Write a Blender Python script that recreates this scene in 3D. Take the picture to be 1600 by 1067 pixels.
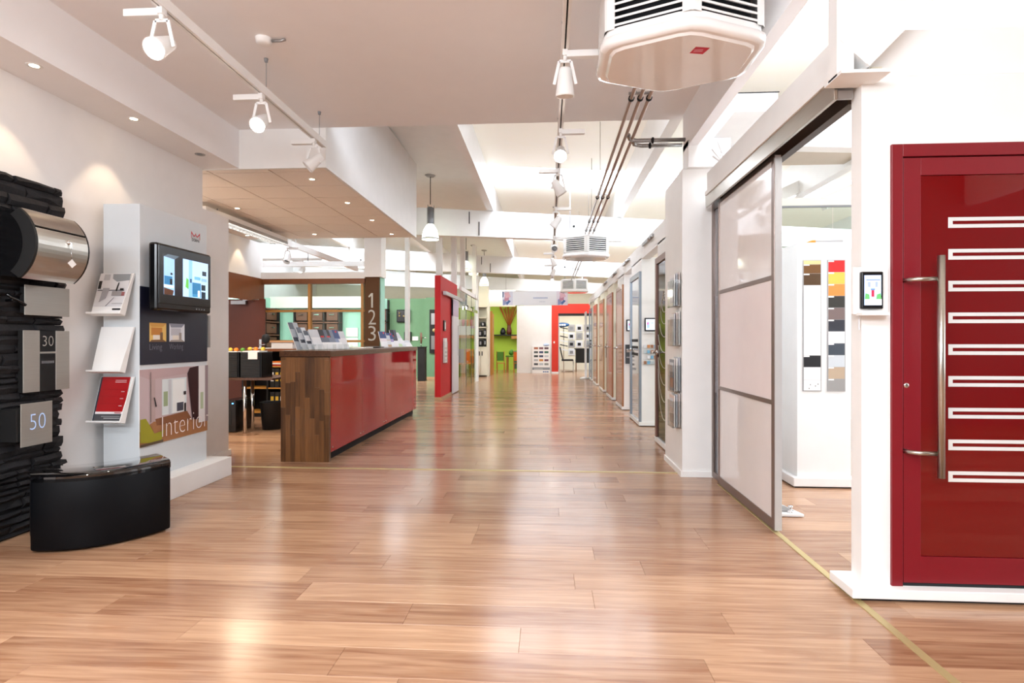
import bpy, bmesh, math, random
from mathutils import Vector, Matrix
random.seed(7)
S = bpy.context.scene
for o in list(bpy.data.objects): bpy.data.objects.remove(o)
COL = S.collection
R = math.radians
# ---------------------------------------------------------------- camera
cd = bpy.data.cameras.new('camera'); cam = bpy.data.objects.new('camera', cd); COL.objects.link(cam)
cam.location = (0, 0, 1.2); cam.rotation_euler = (R(90), 0, math.atan(57/900))
cd.sensor_width = 36; cd.lens = 36*900/1600; cd.shift_y = -1.5/1600; cd.clip_start = .05; cd.clip_end = 200
S.camera = cam
# ---------------------------------------------------------------- world, lights, exposure
w = bpy.data.worlds.new('daylight'); S.world = w; w.use_nodes = True
bg = w.node_tree.nodes['Background']; bg.inputs[0].default_value = (.93, .96, 1, 1); bg.inputs[1].default_value = 1.2
S.view_settings.view_transform = 'Standard'; S.view_settings.look = 'None'
S.view_settings.exposure = 0.68; S.view_settings.gamma = 1; S.view_settings.use_curve_mapping = False
SKY = 5.2
def area(name, loc, rot, sx, sy, p, col=(1, 1, 1)):
    l = bpy.data.lights.new(name, 'AREA'); l.shape = 'RECTANGLE'; l.size = sx; l.size_y = sy; l.energy = p; l.color = col
    o = bpy.data.objects.new(name, l); COL.objects.link(o); o.location = loc; o.rotation_euler = [R(a) for a in rot]; return o
area('front_zone_fill', (-1.3, -2.4, 2.8), (64, 0, -8), 4.0, .7, 150, (.88, .94, 1))  # added fill light behind the camera for the front-facing surfaces
area('front_overhead_fill', (-.7, -.3, 3.2), (0, 0, 0), 3.2, 1.2, 95, (.88, .94, 1))  # unseen fill overhead, added to brighten the floor and side faces
area('right_window_daylight', (6.7, 4.5, 1.9), (90, 0, 90), 7.0, 2.6, 105, (.88, .94, 1))
area('handle_room_fill', (-7.0, 15.0, 2.95), (25, 0, 0), 3.5, 2.0, 120, (1, .98, .94))  # fill light added to brighten the mint room
area('green_wall_fill', (-4.3, 15.5, 3.0), (35, 0, 0), 1.6, .8, 32, (1, .98, .94))  # added fill washing the green wall
area('children_corner_fill', (-1.6, 21.6, 2.3), (30, 0, 0), .8, .8, 12, (1, .97, .85))  # extra fill put in for the lime corner
area('end_room_fill', (1.1, 22.2, 2.4), (30, 0, 0), 1.2, .8, 14, (1, .98, .92))  # fill put in to lift the room behind the red doorway
area('aisle_end_fill', (-.4, 19.5, 3.0), (35, 0, 0), 2.6, .4, 14, (1, .97, .88))  # added light that brightens the walls at the aisle end
area('reception_office_fill', (-4.0, 6.6, 2.6), (0, 0, 0), .8, 1.6, 34, (1, .82, .6))  # fill added below the tile ceiling to brighten the office
def lamp_spot(loc, tgt, p, col=(1, .8, .6), ang=70, blend=.8, r=.03):
    l = bpy.data.lights.new('spot_beam', 'SPOT'); l.energy = p; l.color = col; l.spot_size = R(ang); l.spot_blend = blend; l.shadow_soft_size = r
    o = bpy.data.objects.new('spot_beam', l); COL.objects.link(o); o.location = loc
    o.rotation_euler = (Vector(tgt)-Vector(loc)).to_track_quat('-Z', 'Y').to_euler(); return o
# ---------------------------------------------------------------- materials
def lin(h):
    if not isinstance(h, str): return tuple(h)[:3]
    h = h.lstrip('#'); c = [int(h[i:i+2], 16)/255 for i in (0, 2, 4)]
    return tuple(x/12.92 if x <= .04045 else ((x+.055)/1.055)**2.4 for x in c)
MATS = {}
def mat(name, col, rough=.5, metal=0, var=.04, scale=6, bump=0, emis=0, ecol=None, trans=0, ior=1.5, coat=0, stretch=None, alpha=1, spec=.5):
    if name in MATS: return MATS[name]
    m = bpy.data.materials.new(name); m.use_nodes = True; N = m.node_tree.nodes; L = m.node_tree.links
    b = N['Principled BSDF']; c = lin(col)
    geo = N.new('ShaderNodeNewGeometry'); mp = N.new('ShaderNodeMapping'); mp.inputs['Scale'].default_value = stretch or (1, 1, 1)
    nz = N.new('ShaderNodeTexNoise'); nz.inputs['Scale'].default_value = scale; nz.inputs['Detail'].default_value = 4
    L.new(geo.outputs['Position'], mp.inputs[0]); L.new(mp.outputs[0], nz.inputs['Vector'])
    mx = N.new('ShaderNodeMix'); mx.data_type = 'RGBA'
    mx.inputs[6].default_value = (*[x*(1-var) for x in c], 1); mx.inputs[7].default_value = (*[min(1, x*(1+var)) for x in c], 1)
    L.new(nz.outputs[0], mx.inputs[0]); L.new(mx.outputs[2], b.inputs['Base Color'])
    b.inputs['Roughness'].default_value = rough; b.inputs['Metallic'].default_value = metal; b.inputs['IOR'].default_value = ior
    b.inputs['Transmission Weight'].default_value = trans; b.inputs['Coat Weight'].default_value = coat; b.inputs['Coat Roughness'].default_value = .03
    b.inputs['Specular IOR Level'].default_value = spec
    if emis: b.inputs['Emission Color'].default_value = (*lin(ecol or col), 1); b.inputs['Emission Strength'].default_value = emis
    if bump:
        bp = N.new('ShaderNodeBump'); bp.inputs['Strength'].default_value = bump; bp.inputs['Distance'].default_value = .01
        L.new(nz.outputs[0], bp.inputs['Height']); L.new(bp.outputs[0], b.inputs['Normal'])
    MATS[name] = m; return m
def glass(name, col, rough=0.0, alpha=.15):
    m = bpy.data.materials.new(name); m.use_nodes = True; N = m.node_tree.nodes; L = m.node_tree.links
    for n in list(N):
        if n.type == 'BSDF_PRINCIPLED': N.remove(n)
    out = [n for n in N if n.type == 'OUTPUT_MATERIAL'][0]
    t = N.new('ShaderNodeBsdfTransparent'); t.inputs[0].default_value = (*lin(col), 1)
    g = N.new('ShaderNodeBsdfGlossy'); g.inputs['Roughness'].default_value = rough
    f = N.new('ShaderNodeFresnel'); f.inputs[0].default_value = 1.17
    mm = N.new('ShaderNodeMath'); mm.operation = 'ADD'; mm.inputs[1].default_value = alpha; mm.use_clamp = True
    x = N.new('ShaderNodeMixShader'); gg = N.new('ShaderNodeNewGeometry'); bf = N.new('ShaderNodeMath'); bf.operation = 'SUBTRACT'; bf.inputs[0].default_value = 1; L.new(gg.outputs['Backfacing'], bf.inputs[1]); fm = N.new('ShaderNodeMath'); fm.operation = 'MULTIPLY'; L.new(f.outputs[0], mm.inputs[0]); L.new(mm.outputs[0], fm.inputs[0]); L.new(bf.outputs[0], fm.inputs[1]); L.new(fm.outputs[0], x.inputs[0]); L.new(t.outputs[0], x.inputs[1]); L.new(g.outputs[0], x.inputs[2]); L.new(x.outputs[0], out.inputs[0])
    return m
def wood(name, c1, c2, axis=0, scale=3, stretch=18, rough=.35, perobj=True, coat=0, knots=False, spread=.6):
    """grain runs along axis"""
    m = bpy.data.materials.new(name); m.use_nodes = True; N = m.node_tree.nodes; L = m.node_tree.links
    b = N['Principled BSDF']; geo = N.new('ShaderNodeNewGeometry'); oi = N.new('ShaderNodeObjectInfo')
    add = N.new('ShaderNodeMath'); add.operation = 'ADD'; L.new(geo.outputs['Random Per Island'], add.inputs[0]); L.new(oi.outputs['Random'], add.inputs[1])
    fr = N.new('ShaderNodeMath'); fr.operation = 'FRACT'; L.new(add.outputs[0], fr.inputs[0])
    ml = N.new('ShaderNodeMath'); ml.operation = 'MULTIPLY'; ml.inputs[1].default_value = 37; L.new(fr.outputs[0], ml.inputs[0])
    off = N.new('ShaderNodeVectorMath'); off.operation = 'ADD'; L.new(geo.outputs['Position'], off.inputs[0]); L.new(ml.outputs[0], off.inputs[1])
    mp = N.new('ShaderNodeMapping'); sc = [stretch]*3; sc[axis] = 1; mp.inputs['Scale'].default_value = sc; L.new(off.outputs[0], mp.inputs[0])
    nz = N.new('ShaderNodeTexNoise'); nz.inputs['Scale'].default_value = scale; nz.inputs['Detail'].default_value = 6; nz.inputs['Distortion'].default_value = .6
    L.new(mp.outputs[0], nz.inputs['Vector'])
    # mix of grain and per-piece tone
    a = N.new('ShaderNodeMath'); a.operation = 'MULTIPLY_ADD'; a.inputs[1].default_value = spread; L.new(fr.outputs[0], a.inputs[0])
    g = N.new('ShaderNodeMapRange'); g.inputs[1].default_value = .3; g.inputs[2].default_value = .7; g.inputs[3].default_value = 0; g.inputs[4].default_value = 1-spread
    L.new(nz.outputs[0], g.inputs[0]); L.new(g.outputs[0], a.inputs[2])
    mx = N.new('ShaderNodeMix'); mx.data_type = 'RGBA'; mx.inputs[6].default_value = (*lin(c1), 1); mx.inputs[7].default_value = (*lin(c2), 1)
    L.new(a.outputs[0], mx.inputs[0]); last = mx.outputs[2]
    if knots:
        mk = N.new('ShaderNodeMapping'); s2 = [3.2]*3; s2[axis] = 1.1; mk.inputs['Scale'].default_value = s2; L.new(off.outputs[0], mk.inputs[0])
        vo = N.new('ShaderNodeTexNoise'); vo.inputs['Scale'].default_value = 3.0; vo.inputs['Detail'].default_value = 5; L.new(mk.outputs[0], vo.inputs['Vector'])
        mr = N.new('ShaderNodeMapRange'); mr.inputs[1].default_value = .60; mr.inputs[2].default_value = .78; mr.inputs[3].default_value = 0; mr.inputs[4].default_value = .55; L.new(vo.outputs[0], mr.inputs[0])
        m2 = N.new('ShaderNodeMix'); m2.data_type = 'RGBA'; L.new(mr.outputs[0], m2.inputs[0]); L.new(last, m2.inputs[6]); m2.inputs[7].default_value = (*lin('#93603f'), 1); last = m2.outputs[2]
    L.new(last, b.inputs['Base Color']); b.inputs['Roughness'].default_value = rough; b.inputs['Coat Weight'].default_value = coat; b.inputs['Coat Roughness'].default_value = .08
    MATS[name] = m; return m
def attr_mat(name, rough=.35, emis=0):
    m = bpy.data.materials.new(name); m.use_nodes = True; N = m.node_tree.nodes; L = m.node_tree.links; b = N['Principled BSDF']
    a = N.new('ShaderNodeAttribute'); a.attribute_name = 'Col'; L.new(a.outputs[0], b.inputs['Base Color']); b.inputs['Roughness'].default_value = rough
    if emis: L.new(a.outputs[0], b.inputs['Emission Color']); b.inputs['Emission Strength'].default_value = emis
    return m
M = dict(
    white=mat('white_paint', '#f1f0ee', .55), wall=mat('wall_paint', '#ebe8e6', .7), slab=mat('ceiling_paint', '#f6f5f6', .75, var=.02),
    gloss=mat('white_gloss', '#f1eeec', .12, coat=.5), beam=mat('beam_white', '#f4f4f3', .5), trans=mat('glowing_roof_panel', '#f3f1e8', .6, emis=.16, ecol='#fff6e6'), cream=mat('cream_paint', '#efebd8', .7),  # trans: roof panel colour with weak emission added to look lit
    tile=mat('ceiling_tile', '#f6ece2', .8, scale=90, var=.05), tgrid=mat('tile_grid', '#5f5048', .7),
    floorb=mat('subfloor', '#5b3f2c', .8), red=mat('red_gloss', '#a30412', .04, spec=.34), redwall=mat('red_wall', '#cf1019', .6), redfar=mat('red_wall_orange', '#d4331f', .6),
    doorred=mat('door_red', '#7b0919', .38), doorglass=mat('door_red_glass', '#6e0005', .02, coat=.6, var=.02),
    steel=mat('brushed_steel', '#bdb8b0', .28, 1, var=.1, scale=8, stretch=(1, 1, 40)), steelw=mat('brushed_steel_plate', '#a9a59e', .45, .75, var=.08, scale=6, stretch=(1, 1, 30)),
    chrome=mat('chrome', '#d8d8d8', .12, 1), alu=mat('aluminium', '#a9a8a8', .3, .8), bronze=mat('bronze_aluminium', '#84736c', .3, .7),
    dkbronze=mat('dark_bronze', '#3c2a20', .4, .3), black=mat('black_plastic', '#0c0c0e', .25), blackm=mat('black_matt', '#0b0b0c', .6), bgloss=mat('black_gloss', '#07080b', .22),
    stone=mat('black_slate', '#100e12', .75, var=.5, scale=14, bump=.8), dark=mat('dark_void', '#141519', .8), navy=mat('navy_print', '#15172a', .45),
    paper=mat('white_paper', '#f3f2f0', .5), grey=mat('grey_plastic', '#8b8e92', .45), green=mat('green_wall', '#6f9876', .8), mint=mat('mint_wall', '#b4ead9', .8),
    lime=mat('lime_wall', '#a9c740', .8), ochre=mat('ochre_wood', '#c48a3a', .5, var=.15, stretch=(10, 10, 1)), brown=mat('brown_veneer', '#7a431a', .45, var=.15, stretch=(12, 12, 1), scale=4),
    dkbrown=mat('dark_brown_door', '#5e2810', .5, var=.15, stretch=(12, 12, 1)), panel=mat('brown_sign', '#57330c', .7), silver=mat('silver_letters', '#a8a49c', .4, .4),
    ltwood=mat('frame_wood', '#b57f3c', .45, var=.15, stretch=(6, 6, 6)), doorwood=mat('door_veneer', '#a5714f', .25, var=.14, scale=3, stretch=(9, 9, .7), coat=.3),
    doorwood2=mat('door_veneer_light', '#b98d63', .25, var=.14, scale=3, stretch=(9, 9, .7), coat=.3), acryl=glass('acrylic', '#f2f4f4', .02, .06), clear=glass('clear_glass', '#eef5f1', 0, .03),
    bronzeglass=mat('bronze_glass', '#2f2418', .08, spec=.15), greyglass=mat('grey_mirror', '#b9c0c4', .03, .7), lacq=mat('lacquered_white_glass', '#efe9e8', .06, coat=.25),
    frost=mat('frosted_glass', '#dfe8e4', .25), pebble=mat('pebble_glass', '#8d919b', .3, .2, var=.9, scale=60), smoke=mat('smoked_glass', '#70767f', .05, .3),
    brass=mat('brass_strip', '#c8b583', .4, .5), copper=mat('pipe_metal', '#b3a49b', .3, .8, var=.1), pipe=mat('steel_pipe', '#a3a09e', .2, .9), swit=mat('sticker_red', '#c8203c', .5),
    bulb=mat('lamp_glow', '#fffaf2', .5, emis=60), bulbw=mat('downlight_glow', '#ffe2b8', .5, emis=14), skyl=mat('skylight_sheet', '#edf4ff', .5, emis=SKY), tube=mat('tube_glow', '#fdfaf2', .5, emis=6),
    shade=mat('glass_shade', '#fbfbf2', .2, emis=2.2, ecol='#f6ffe8'), soft=mat('pale_print', '#e6e9ee', .5), orange=mat('orange', '#ee7a1c', .6), leafg=mat('leaf_green', '#4f8a2c', .6), reed=mat('dry_reed', '#a3581a', .7, var=.3),
    blue=mat('blue_sign', '#174a7c', .4), folder=mat('black_folder', '#141417', .5), redf=mat('red_folder', '#a3151c', .5), cub=mat('display_brown', '#6b4636', .5), khaki=mat('yellow_fruit', '#d8b23a', .6),
    skirt=mat('skirting_wood', '#c9a27a', .5), rose=mat('pinkish_glass', '#f3e8e8', .25))
M['plank'] = wood('laminate_planks', '#855a41', '#c9a180', 0, 2.4, 16, .19, knots=True, spread=.48)
M['walnut'] = wood('walnut_staves', '#3d2412', '#8a5c33', 2, 3, 14, .3, spread=.65)
M['walnutx'] = wood('walnut_top', '#3d2312', '#6a4327', 1, 3, 14, .25, spread=.5)
PRINT = attr_mat('colour_print'); SCREEN = attr_mat('lit_screen', .1, .8)
# ---------------------------------------------------------------- mesh builder
class MB:
    def __init__(s): s.v = []; s.f = []; s.c = []; s.sm = []
    def add(s, vs, fs, col=None, smooth=False):
        n = len(s.v); s.v += [tuple(v) for v in vs]; s.f += [tuple(n+i for i in f) for f in fs]; s.c += [col]*len(fs); s.sm += [smooth]*len(fs); return s
    def box(s, x0, x1, y0, y1, z0, z1, col=None):
        x0, x1 = sorted((x0, x1)); y0, y1 = sorted((y0, y1)); z0, z1 = sorted((z0, z1))
        return s.add([(x, y, z) for z in (z0, z1) for y in (y0, y1) for x in (x0, x1)], [(0, 2, 3, 1), (4, 5, 7, 6), (0, 1, 5, 4), (2, 6, 7, 3), (0, 4, 6, 2), (1, 3, 7, 5)], col)
    def prism(s, poly, axis, a, b, smooth=False):
        """poly: 2D list in the other two axes (order xyz minus axis), extruded a..b"""
        def P(p, t):
            q = list(p); q.insert(axis, t); return tuple(q)
        n = len(poly); vs = [P(p, a) for p in poly]+[P(p, b) for p in poly]
        s.add(vs, [tuple(range(n))[::-1], tuple(range(n, 2*n))]); 
        n0 = len(s.v)-2*n
        for i in range(n): s.f.append((n0+i, n0+(i+1) % n, n0+n+(i+1) % n, n0+n+i)); s.c.append(None); s.sm.append(smooth)
        return s
    def beam(s, p, q, w, h, up=(0, 0, 1)):
        p = Vector(p); q = Vector(q); d = (q-p).normalized(); u = Vector(up); r = d.cross(u)
        if r.length < 1e-4: r = Vector((1, 0, 0))
        r.normalize(); u = r.cross(d); vs = []
        for e in (p, q):
            for a, b in ((-1, -1), (1, -1), (1, 1), (-1, 1)): vs.append(e+r*a*w/2+u*b*h/2)
        return s.add(vs, [(0, 1, 2, 3), (7, 6, 5, 4), (0, 4, 5, 1), (1, 5, 6, 2), (2, 6, 7, 3), (3, 7, 4, 0)])
    def tube(s, pts, r, n=10, r2=None, caps=True):
        pts = [Vector(p) for p in pts]; rings = []; n0 = len(s.v)
        for i, p in enumerate(pts):
            d = (pts[min(i+1, len(pts)-1)]-pts[max(i-1, 0)]).normalized(); a = Vector((0, 0, 1)) if abs(d.z) < .9 else Vector((1, 0, 0))
            u = d.cross(a).normalized(); v = d.cross(u); rr = r if r2 is None else r+(r2-r)*i/(len(pts)-1)
            for k in range(n): t = 2*math.pi*k/n; s.v.append(tuple(p+u*math.cos(t)*rr+v*math.sin(t)*rr))
        for i in range(len(pts)-1):
            for k in range(n):
                s.f.append((n0+i*n+k, n0+i*n+(k+1) % n, n0+(i+1)*n+(k+1) % n, n0+(i+1)*n+k)); s.c.append(None); s.sm.append(True)
        if caps:
            s.f.append(tuple(n0+k for k in range(n))[::-1]); s.f.append(tuple(n0+(len(pts)-1)*n+k for k in range(n))); s.c += [None]*2; s.sm += [False]*2
        return s
    def lathe(s, prof, c=(0, 0, 0), axis=(0, 0, 1), n=20):
        """prof: list (r, h) along axis"""
        c = Vector(c); d = Vector(axis).normalized(); a = Vector((0, 0, 1)) if abs(d.z) < .9 else Vector((1, 0, 0)); u = d.cross(a).normalized(); v = d.cross(u); n0 = len(s.v)
        for r, h in prof:
            for k in range(n): t = 2*math.pi*k/n; s.v.append(tuple(c+d*h+u*math.cos(t)*r+v*math.sin(t)*r))
        for i in range(len(prof)-1):
            for k in range(n): s.f.append((n0+i*n+k, n0+i*n+(k+1) % n, n0+(i+1)*n+(k+1) % n, n0+(i+1)*n+k)); s.c.append(None); s.sm.append(True)
        return s
    def grid(s, rows, smooth=True, close=False):
        n = len(rows[0]); n0 = len(s.v)
        for r in rows: s.v += [tuple(p) for p in r]
        for i in range(len(rows)-1):
            for k in range(n-1): s.f.append((n0+i*n+k, n0+i*n+k+1, n0+(i+1)*n+k+1, n0+(i+1)*n+k)); s.c.append(None); s.sm.append(smooth)
        return s
    def build(s, name, m, parent=None, bevel=0, label=None, loc=None, kind=None, recalc=True):
        vs = s.v
        if parent is not None: org = ORG[parent]
        elif loc is not None: org = Vector(loc)
        else:
            xs, ys, zs = zip(*vs); org = Vector(((min(xs)+max(xs))/2, (min(ys)+max(ys))/2, min(zs)))
        me = bpy.data.meshes.new(name); me.from_pydata([tuple(Vector(v)-org) for v in vs], [], s.f); me.materials.append(m)
        me.polygons.foreach_set('use_smooth', s.sm)
        if any(c is not None for c in s.c):
            at = me.color_attributes.new('Col', 'FLOAT_COLOR', 'CORNER')
            for p in me.polygons:
                c = s.c[p.index] or (1, 1, 1)
                for li in p.loop_indices: at.data[li].color = (*c, 1)
        elif recalc:
            bm = bmesh.new(); bm.from_mesh(me); bmesh.ops.recalc_face_normals(bm, faces=bm.faces); bm.to_mesh(me); bm.free()
        o = bpy.data.objects.new(name, me); COL.objects.link(o)
        if parent is not None: o.parent = parent; ORG[o] = org
        else: o.location = org; ORG[o] = org
        if bevel:
            b = o.modifiers.new('bevel', 'BEVEL'); b.width = bevel; b.segments = 2; b.limit_method = 'ANGLE'; b.angle_limit = R(40)
        if label: o['label'] = label
        if kind: o['kind'] = kind
        return o
ORG = {}
def tag(o, label, cat, group=None, kind=None):
    o['label'] = label; o['category'] = cat
    if group: o['group'] = group
    if kind: o['kind'] = kind
    return o
def thing(name, label, cat, loc, group=None, kind=None):
    o = bpy.data.objects.new(name, None); COL.objects.link(o); o.location = loc; o.empty_display_size = .1; ORG[o] = Vector(loc)
    return tag(o, label, cat, group, kind)
def struct(o, label, cat='structure'): o['kind'] = 'structure'; o['label'] = label; o['category'] = cat; return o
def kids(o): return [c for c in bpy.data.objects if c.parent == o]
def copy_tree(o, loc=None, label=None, parent=None, group=None):
    c = o.copy(); COL.objects.link(c); c.parent = parent
    if loc is not None: c.location = loc
    if parent is None: ORG[c] = Vector(c.location)
    else: ORG[c] = ORG[parent]
    if label: c['label'] = label
    if group: c['group'] = group
    for k in kids(o): copy_tree(k, parent=c)
    return c
def B(x0, x1, y0, y1, z0, z1): return MB().box(x0, x1, y0, y1, z0, z1)
# frames for flat things: origin = lower left corner seen from in front
FR = {'+x': (Vector((0, 1, 0)), Vector((1, 0, 0))), '-x': (Vector((0, -1, 0)), Vector((-1, 0, 0))), '-y': (Vector((1, 0, 0)), Vector((0, -1, 0)))}
Z = Vector((0, 0, 1))
def picture(name, org, face, w, h, polys, parent, screen=False, up=None, right=None, normal=None):
    U, N = FR.get(face, (None, None)); U = right or U; N = normal or N; V = up or Z; mb = MB(); org = Vector(org)
    for i, (c, pts) in enumerate(polys):
        if len(pts) == 4 and not isinstance(pts[0], tuple): a, b, c2, d = pts; pts = [(a, b), (c2, b), (c2, d), (a, d)]
        mb.add([org+U*(p[0]*w)+V*(p[1]*h)+N*(.0006+.0004*i) for p in pts], [tuple(range(len(pts)))], lin(c))
    return mb.build(name, SCREEN if screen else PRINT, parent)
def text(name, s, org, face, w, h, m, parent, depth=.002, label=None, up=None, right=None, normal=None, off=.0015, thin=0.0):
    U, N = FR.get(face, (None, None)); U = right or U; N = normal or N; V = up or Z
    cu = bpy.data.curves.new(name, 'FONT'); cu.body = s; cu.size = 1; cu.extrude = 0; cu.resolution_u = 3; cu.offset = thin
    to = bpy.data.objects.new('t', cu); me = bpy.data.meshes.new_from_object(to); bpy.data.objects.remove(to)
    vs = [v.co.copy() for v in me.vertices]; x0 = min(v.x for v in vs); x1 = max(v.x for v in vs); y0 = min(v.y for v in vs); y1 = max(v.y for v in vs)
    fs = [tuple(p.vertices) for p in me.polygons]; bpy.data.meshes.remove(me); org = Vector(org)
    mb = MB(); mb.add([org+U*((v.x-x0)/(x1-x0)*w)+V*((v.y-y0)/(y1-y0)*h)+N*off for v in vs], fs)
    o = mb.build(name, m, parent, label=label, recalc=False)
    return o
# ================================================================ SETTING
floor = struct(B(-10, 7, -3, 25, -.06, -.008).build('floor', M['floorb'], loc=(0, 0, 0)), 'glossy pinkish oak laminate floor running the length of the showroom', 'floor')
PL, PW = 1.376, .193
def plank_geo(mb, x, y, l=PL, wd=PW, t=.008):
    e = .0003; c = .0009
    a = [(x+e, y+e), (x+l-e, y+e), (x+l-e, y+wd-e), (x+e, y+wd-e)]; b = [(x+e+c, y+e+c), (x+l-e-c, y+e+c), (x+l-e-c, y+wd-e-c), (x+e+c, y+wd-e-c)]
    mb.add([(*p, -t) for p in a]+[(*p, -.0012) for p in a]+[(*p, 0) for p in b], [(8, 9, 10, 11)]+[(i, (i+1) % 4, 4+(i+1) % 4, 4+i) for i in range(4)]+[(4+i, 4+(i+1) % 4, 8+(i+1) % 4, 8+i) for i in range(4)])
pm = MB(); plank_geo(pm, 0, 0); po = pm.build('plank', M['plank'], floor, recalc=False); pmesh = po.data; bpy.data.objects.remove(po)
rest = MB(); y = -3; npl = 0
while y < 25:
    x = -10-random.random()*PL
    while x < 7:
        vis = (1.7 < y < 5.25 and x+PL > -3.4 and x < 2.4) or (5.25 <= y < 9.2 and x+PL > -3.4 and x < 1.3)
        if vis:
            o = bpy.data.objects.new('plank', pmesh); COL.objects.link(o); o.parent = floor; o.location = (x, y, 0); npl += 1
        else: plank_geo(rest, x, y)
        x += PL
    y += PW
rest.build('plank_field', M['plank'], floor, kind='stuff', recalc=False)
tag(B(-3.1, 1.30, 5.28, 5.32, 0, .004).build('transition_strip', M['brass']), 'thin metal floor strip crossing the aisle in front of the red counter', 'floor strip')
tag(B(1.405, 1.44, .8, 4.9, 0, .004).build('guide_rail', M['brass']), 'brass floor guide track of the white glass sliding door', 'floor track')

# left wall with low end, soffit and ceiling slab
mb = MB(); mb.prism([(-3, 0), (5.835, 0), (5.835, 2.48), (5.38, 2.48), (5.38, 3.24), (-3, 3.24)], 0, -3.50, -3.345)
wl = struct(mb.build('wall_left', M['wall']), 'pale plaster wall on the left behind the black slate panel', 'wall')
struct(B(-3.345, -3.33, 4.9, 5.86, 0, .06).build('baseboard_left', M['white']), 'low white skirting at the free end of the left wall', 'skirting')
struct(B(-3.345, -2.99, -3, 5.40, 2.865, 3.24).build('trim_1', M['slab']), 'boxed ceiling soffit with downlights along the left wall', 'soffit')
struct(B(-3.5, 1.215, -3, 5.40, 3.24, 3.40).build('ceiling', M['slab']), 'smooth low ceiling slab above the front of the showroom', 'ceiling')
struct(B(1.215, 1.30, -3, 5.30, 2.90, 3.42).build('trim_2', M['slab']), 'long ceiling bulkhead edge at the right of the low ceiling', 'bulkhead')
# tiled dropped ceiling over the reception office
dc = thing('ceiling_reception', 'dropped tiled ceiling with white fascia above the reception counter', 'ceiling', (-3.7, 7.3, 2.86)); dc['kind'] = 'structure'
B(-2.16, -2.13, 5.40, 9.2, 2.86, 4.05).build('fascia', M['white'], dc); B(-5.3, -2.16, 5.40, 5.43, 2.86, 3.3).build('fascia', M['white'], dc)
B(-5.3, -2.16, 5.43, 9.2, 2.885, 2.92).build('grid_back', M['tgrid'], dc)
B(-5.3, -2.16, 9.17, 9.2, 2.88, 3.35).build('fascia', M['white'], dc)
tm = MB(); tm.add([(.006, .010, .024), (.614, .010, .024), (.614, .495, .024), (.006, .495, .024), (.006, .010, .002), (.614, .010, .002), (.614, .495, .002), (.006, .495, .002), (.009, .013, 0), (.611, .013, 0), (.611, .492, 0), (.009, .492, 0)],
    [(11, 10, 9, 8)]+[(i, (i+1) % 4, 4+(i+1) % 4, 4+i) for i in range(4)]+[(4+i, 4+(i+1) % 4, 8+(i+1) % 4, 8+i) for i in range(4)])
tme = bpy.data.meshes.new('ceiling_tile'); tme.from_pydata(tm.v, [], tm.f); tme.materials.append(M['tile'])
for i in range(5):
    for j in range(8):
        yy = 5.53-.505+.505*j
        if j == 0:
            B(-2.72+.01-.62*i-.0, min(-2.166, -2.72+.61-.62*i), 5.435, 5.525, 2.862, 2.885).build('ceiling_tile', M['tile'], dc); continue
        if yy+.5 > 9.2: continue
        o = bpy.data.objects.new('ceiling_tile', tme); COL.objects.link(o); o.parent = dc; xx = -2.72-.62*i; o.location = Vector((xx, yy, 2.861))-ORG[dc]
        if i == 0: o.scale = (.9, 1, 1)
B(-5.3, -2.166, 9.07, 9.165, 2.862, 2.885).build('edge_tile', M['tile'], dc)

# hall roof: slopes gently down to the right
def rz(x): return 3.99-.06*x
def btop(x): return 3.5-.065*x
def bbot(x): return 3.05-.043*x
roof = thing('roof', 'white shed roof with rafters, deep cross beams and skylight strips', 'roof', (0, 10, 3.9)); roof['kind'] = 'structure'
SK = [(3.6, 4.9), (9.35, 10.45), (15.0, 16.1), (20.0, 20.9)]
ys = [-3]+[v for a in SK for v in a]+[24.5]
def slab(mb, x0, x1, y0, y1, dz0, dz1):
    mb.add([(x0, y0, rz(x0)+dz0), (x1, y0, rz(x1)+dz0), (x1, y1, rz(x1)+dz0), (x0, y1, rz(x0)+dz0), (x0, y0, rz(x0)+dz1), (x1, y0, rz(x1)+dz1), (x1, y1, rz(x1)+dz1), (x0, y1, rz(x0)+dz1)],
           [(3, 2, 1, 0), (4, 5, 6, 7), (0, 1, 5, 4), (1, 2, 6, 5), (2, 3, 7, 6), (3, 0, 4, 7)])
for k in range(0, len(ys), 2):
    mb = MB(); slab(mb, -10, -1.06, ys[k], ys[k+1], 0, .08); mb.build('roof_panel', M['beam'], roof)
    mb = MB(); slab(mb, -1.06, 7, ys[k], ys[k+1], 0, .08); mb.build('glowing_roof_panel', M['trans'], roof)  # roof panels on this side get the added glow
RX = [-8.08, -5.74, -3.40, -1.06, 1.28, 3.62, 5.96]
for a, b in SK:
    mb = MB(); slab(mb, -10, -3.40, a, b, .03, .05); mb.build('skylight_panel', M['skyl'], roof)
    mb = MB(); slab(mb, -3.40, -1.06, a, b, 0, .08); mb.build('roof_panel', M['beam'], roof)
    mb = MB(); slab(mb, -1.06, 7, a, b, .03, .05); mb.build('skylight_panel', M['skyl'], roof)
for x in RX:
    if x < 1.2: yy0 = 5.42
    else: yy0 = -3
    mb = MB(); z0 = btop(x)+.01; z1 = rz(x)+.02
    mb.prism([(x-.06, z0), (x+.06, z0-.004), (x+.06, z1), (x-.06, z1)], 1, yy0, 24.4); mb.build('rafter', M['beam'], roof)
for yb in (10.5, 16.3, 22.0):
    mb = MB(); mb.prism([(-10, bbot(-10)), (7, bbot(7)), (7, btop(7)), (-10, btop(-10))], 1, yb, yb+.16); mb.build('cross_beam', M['beam'], roof)
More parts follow.
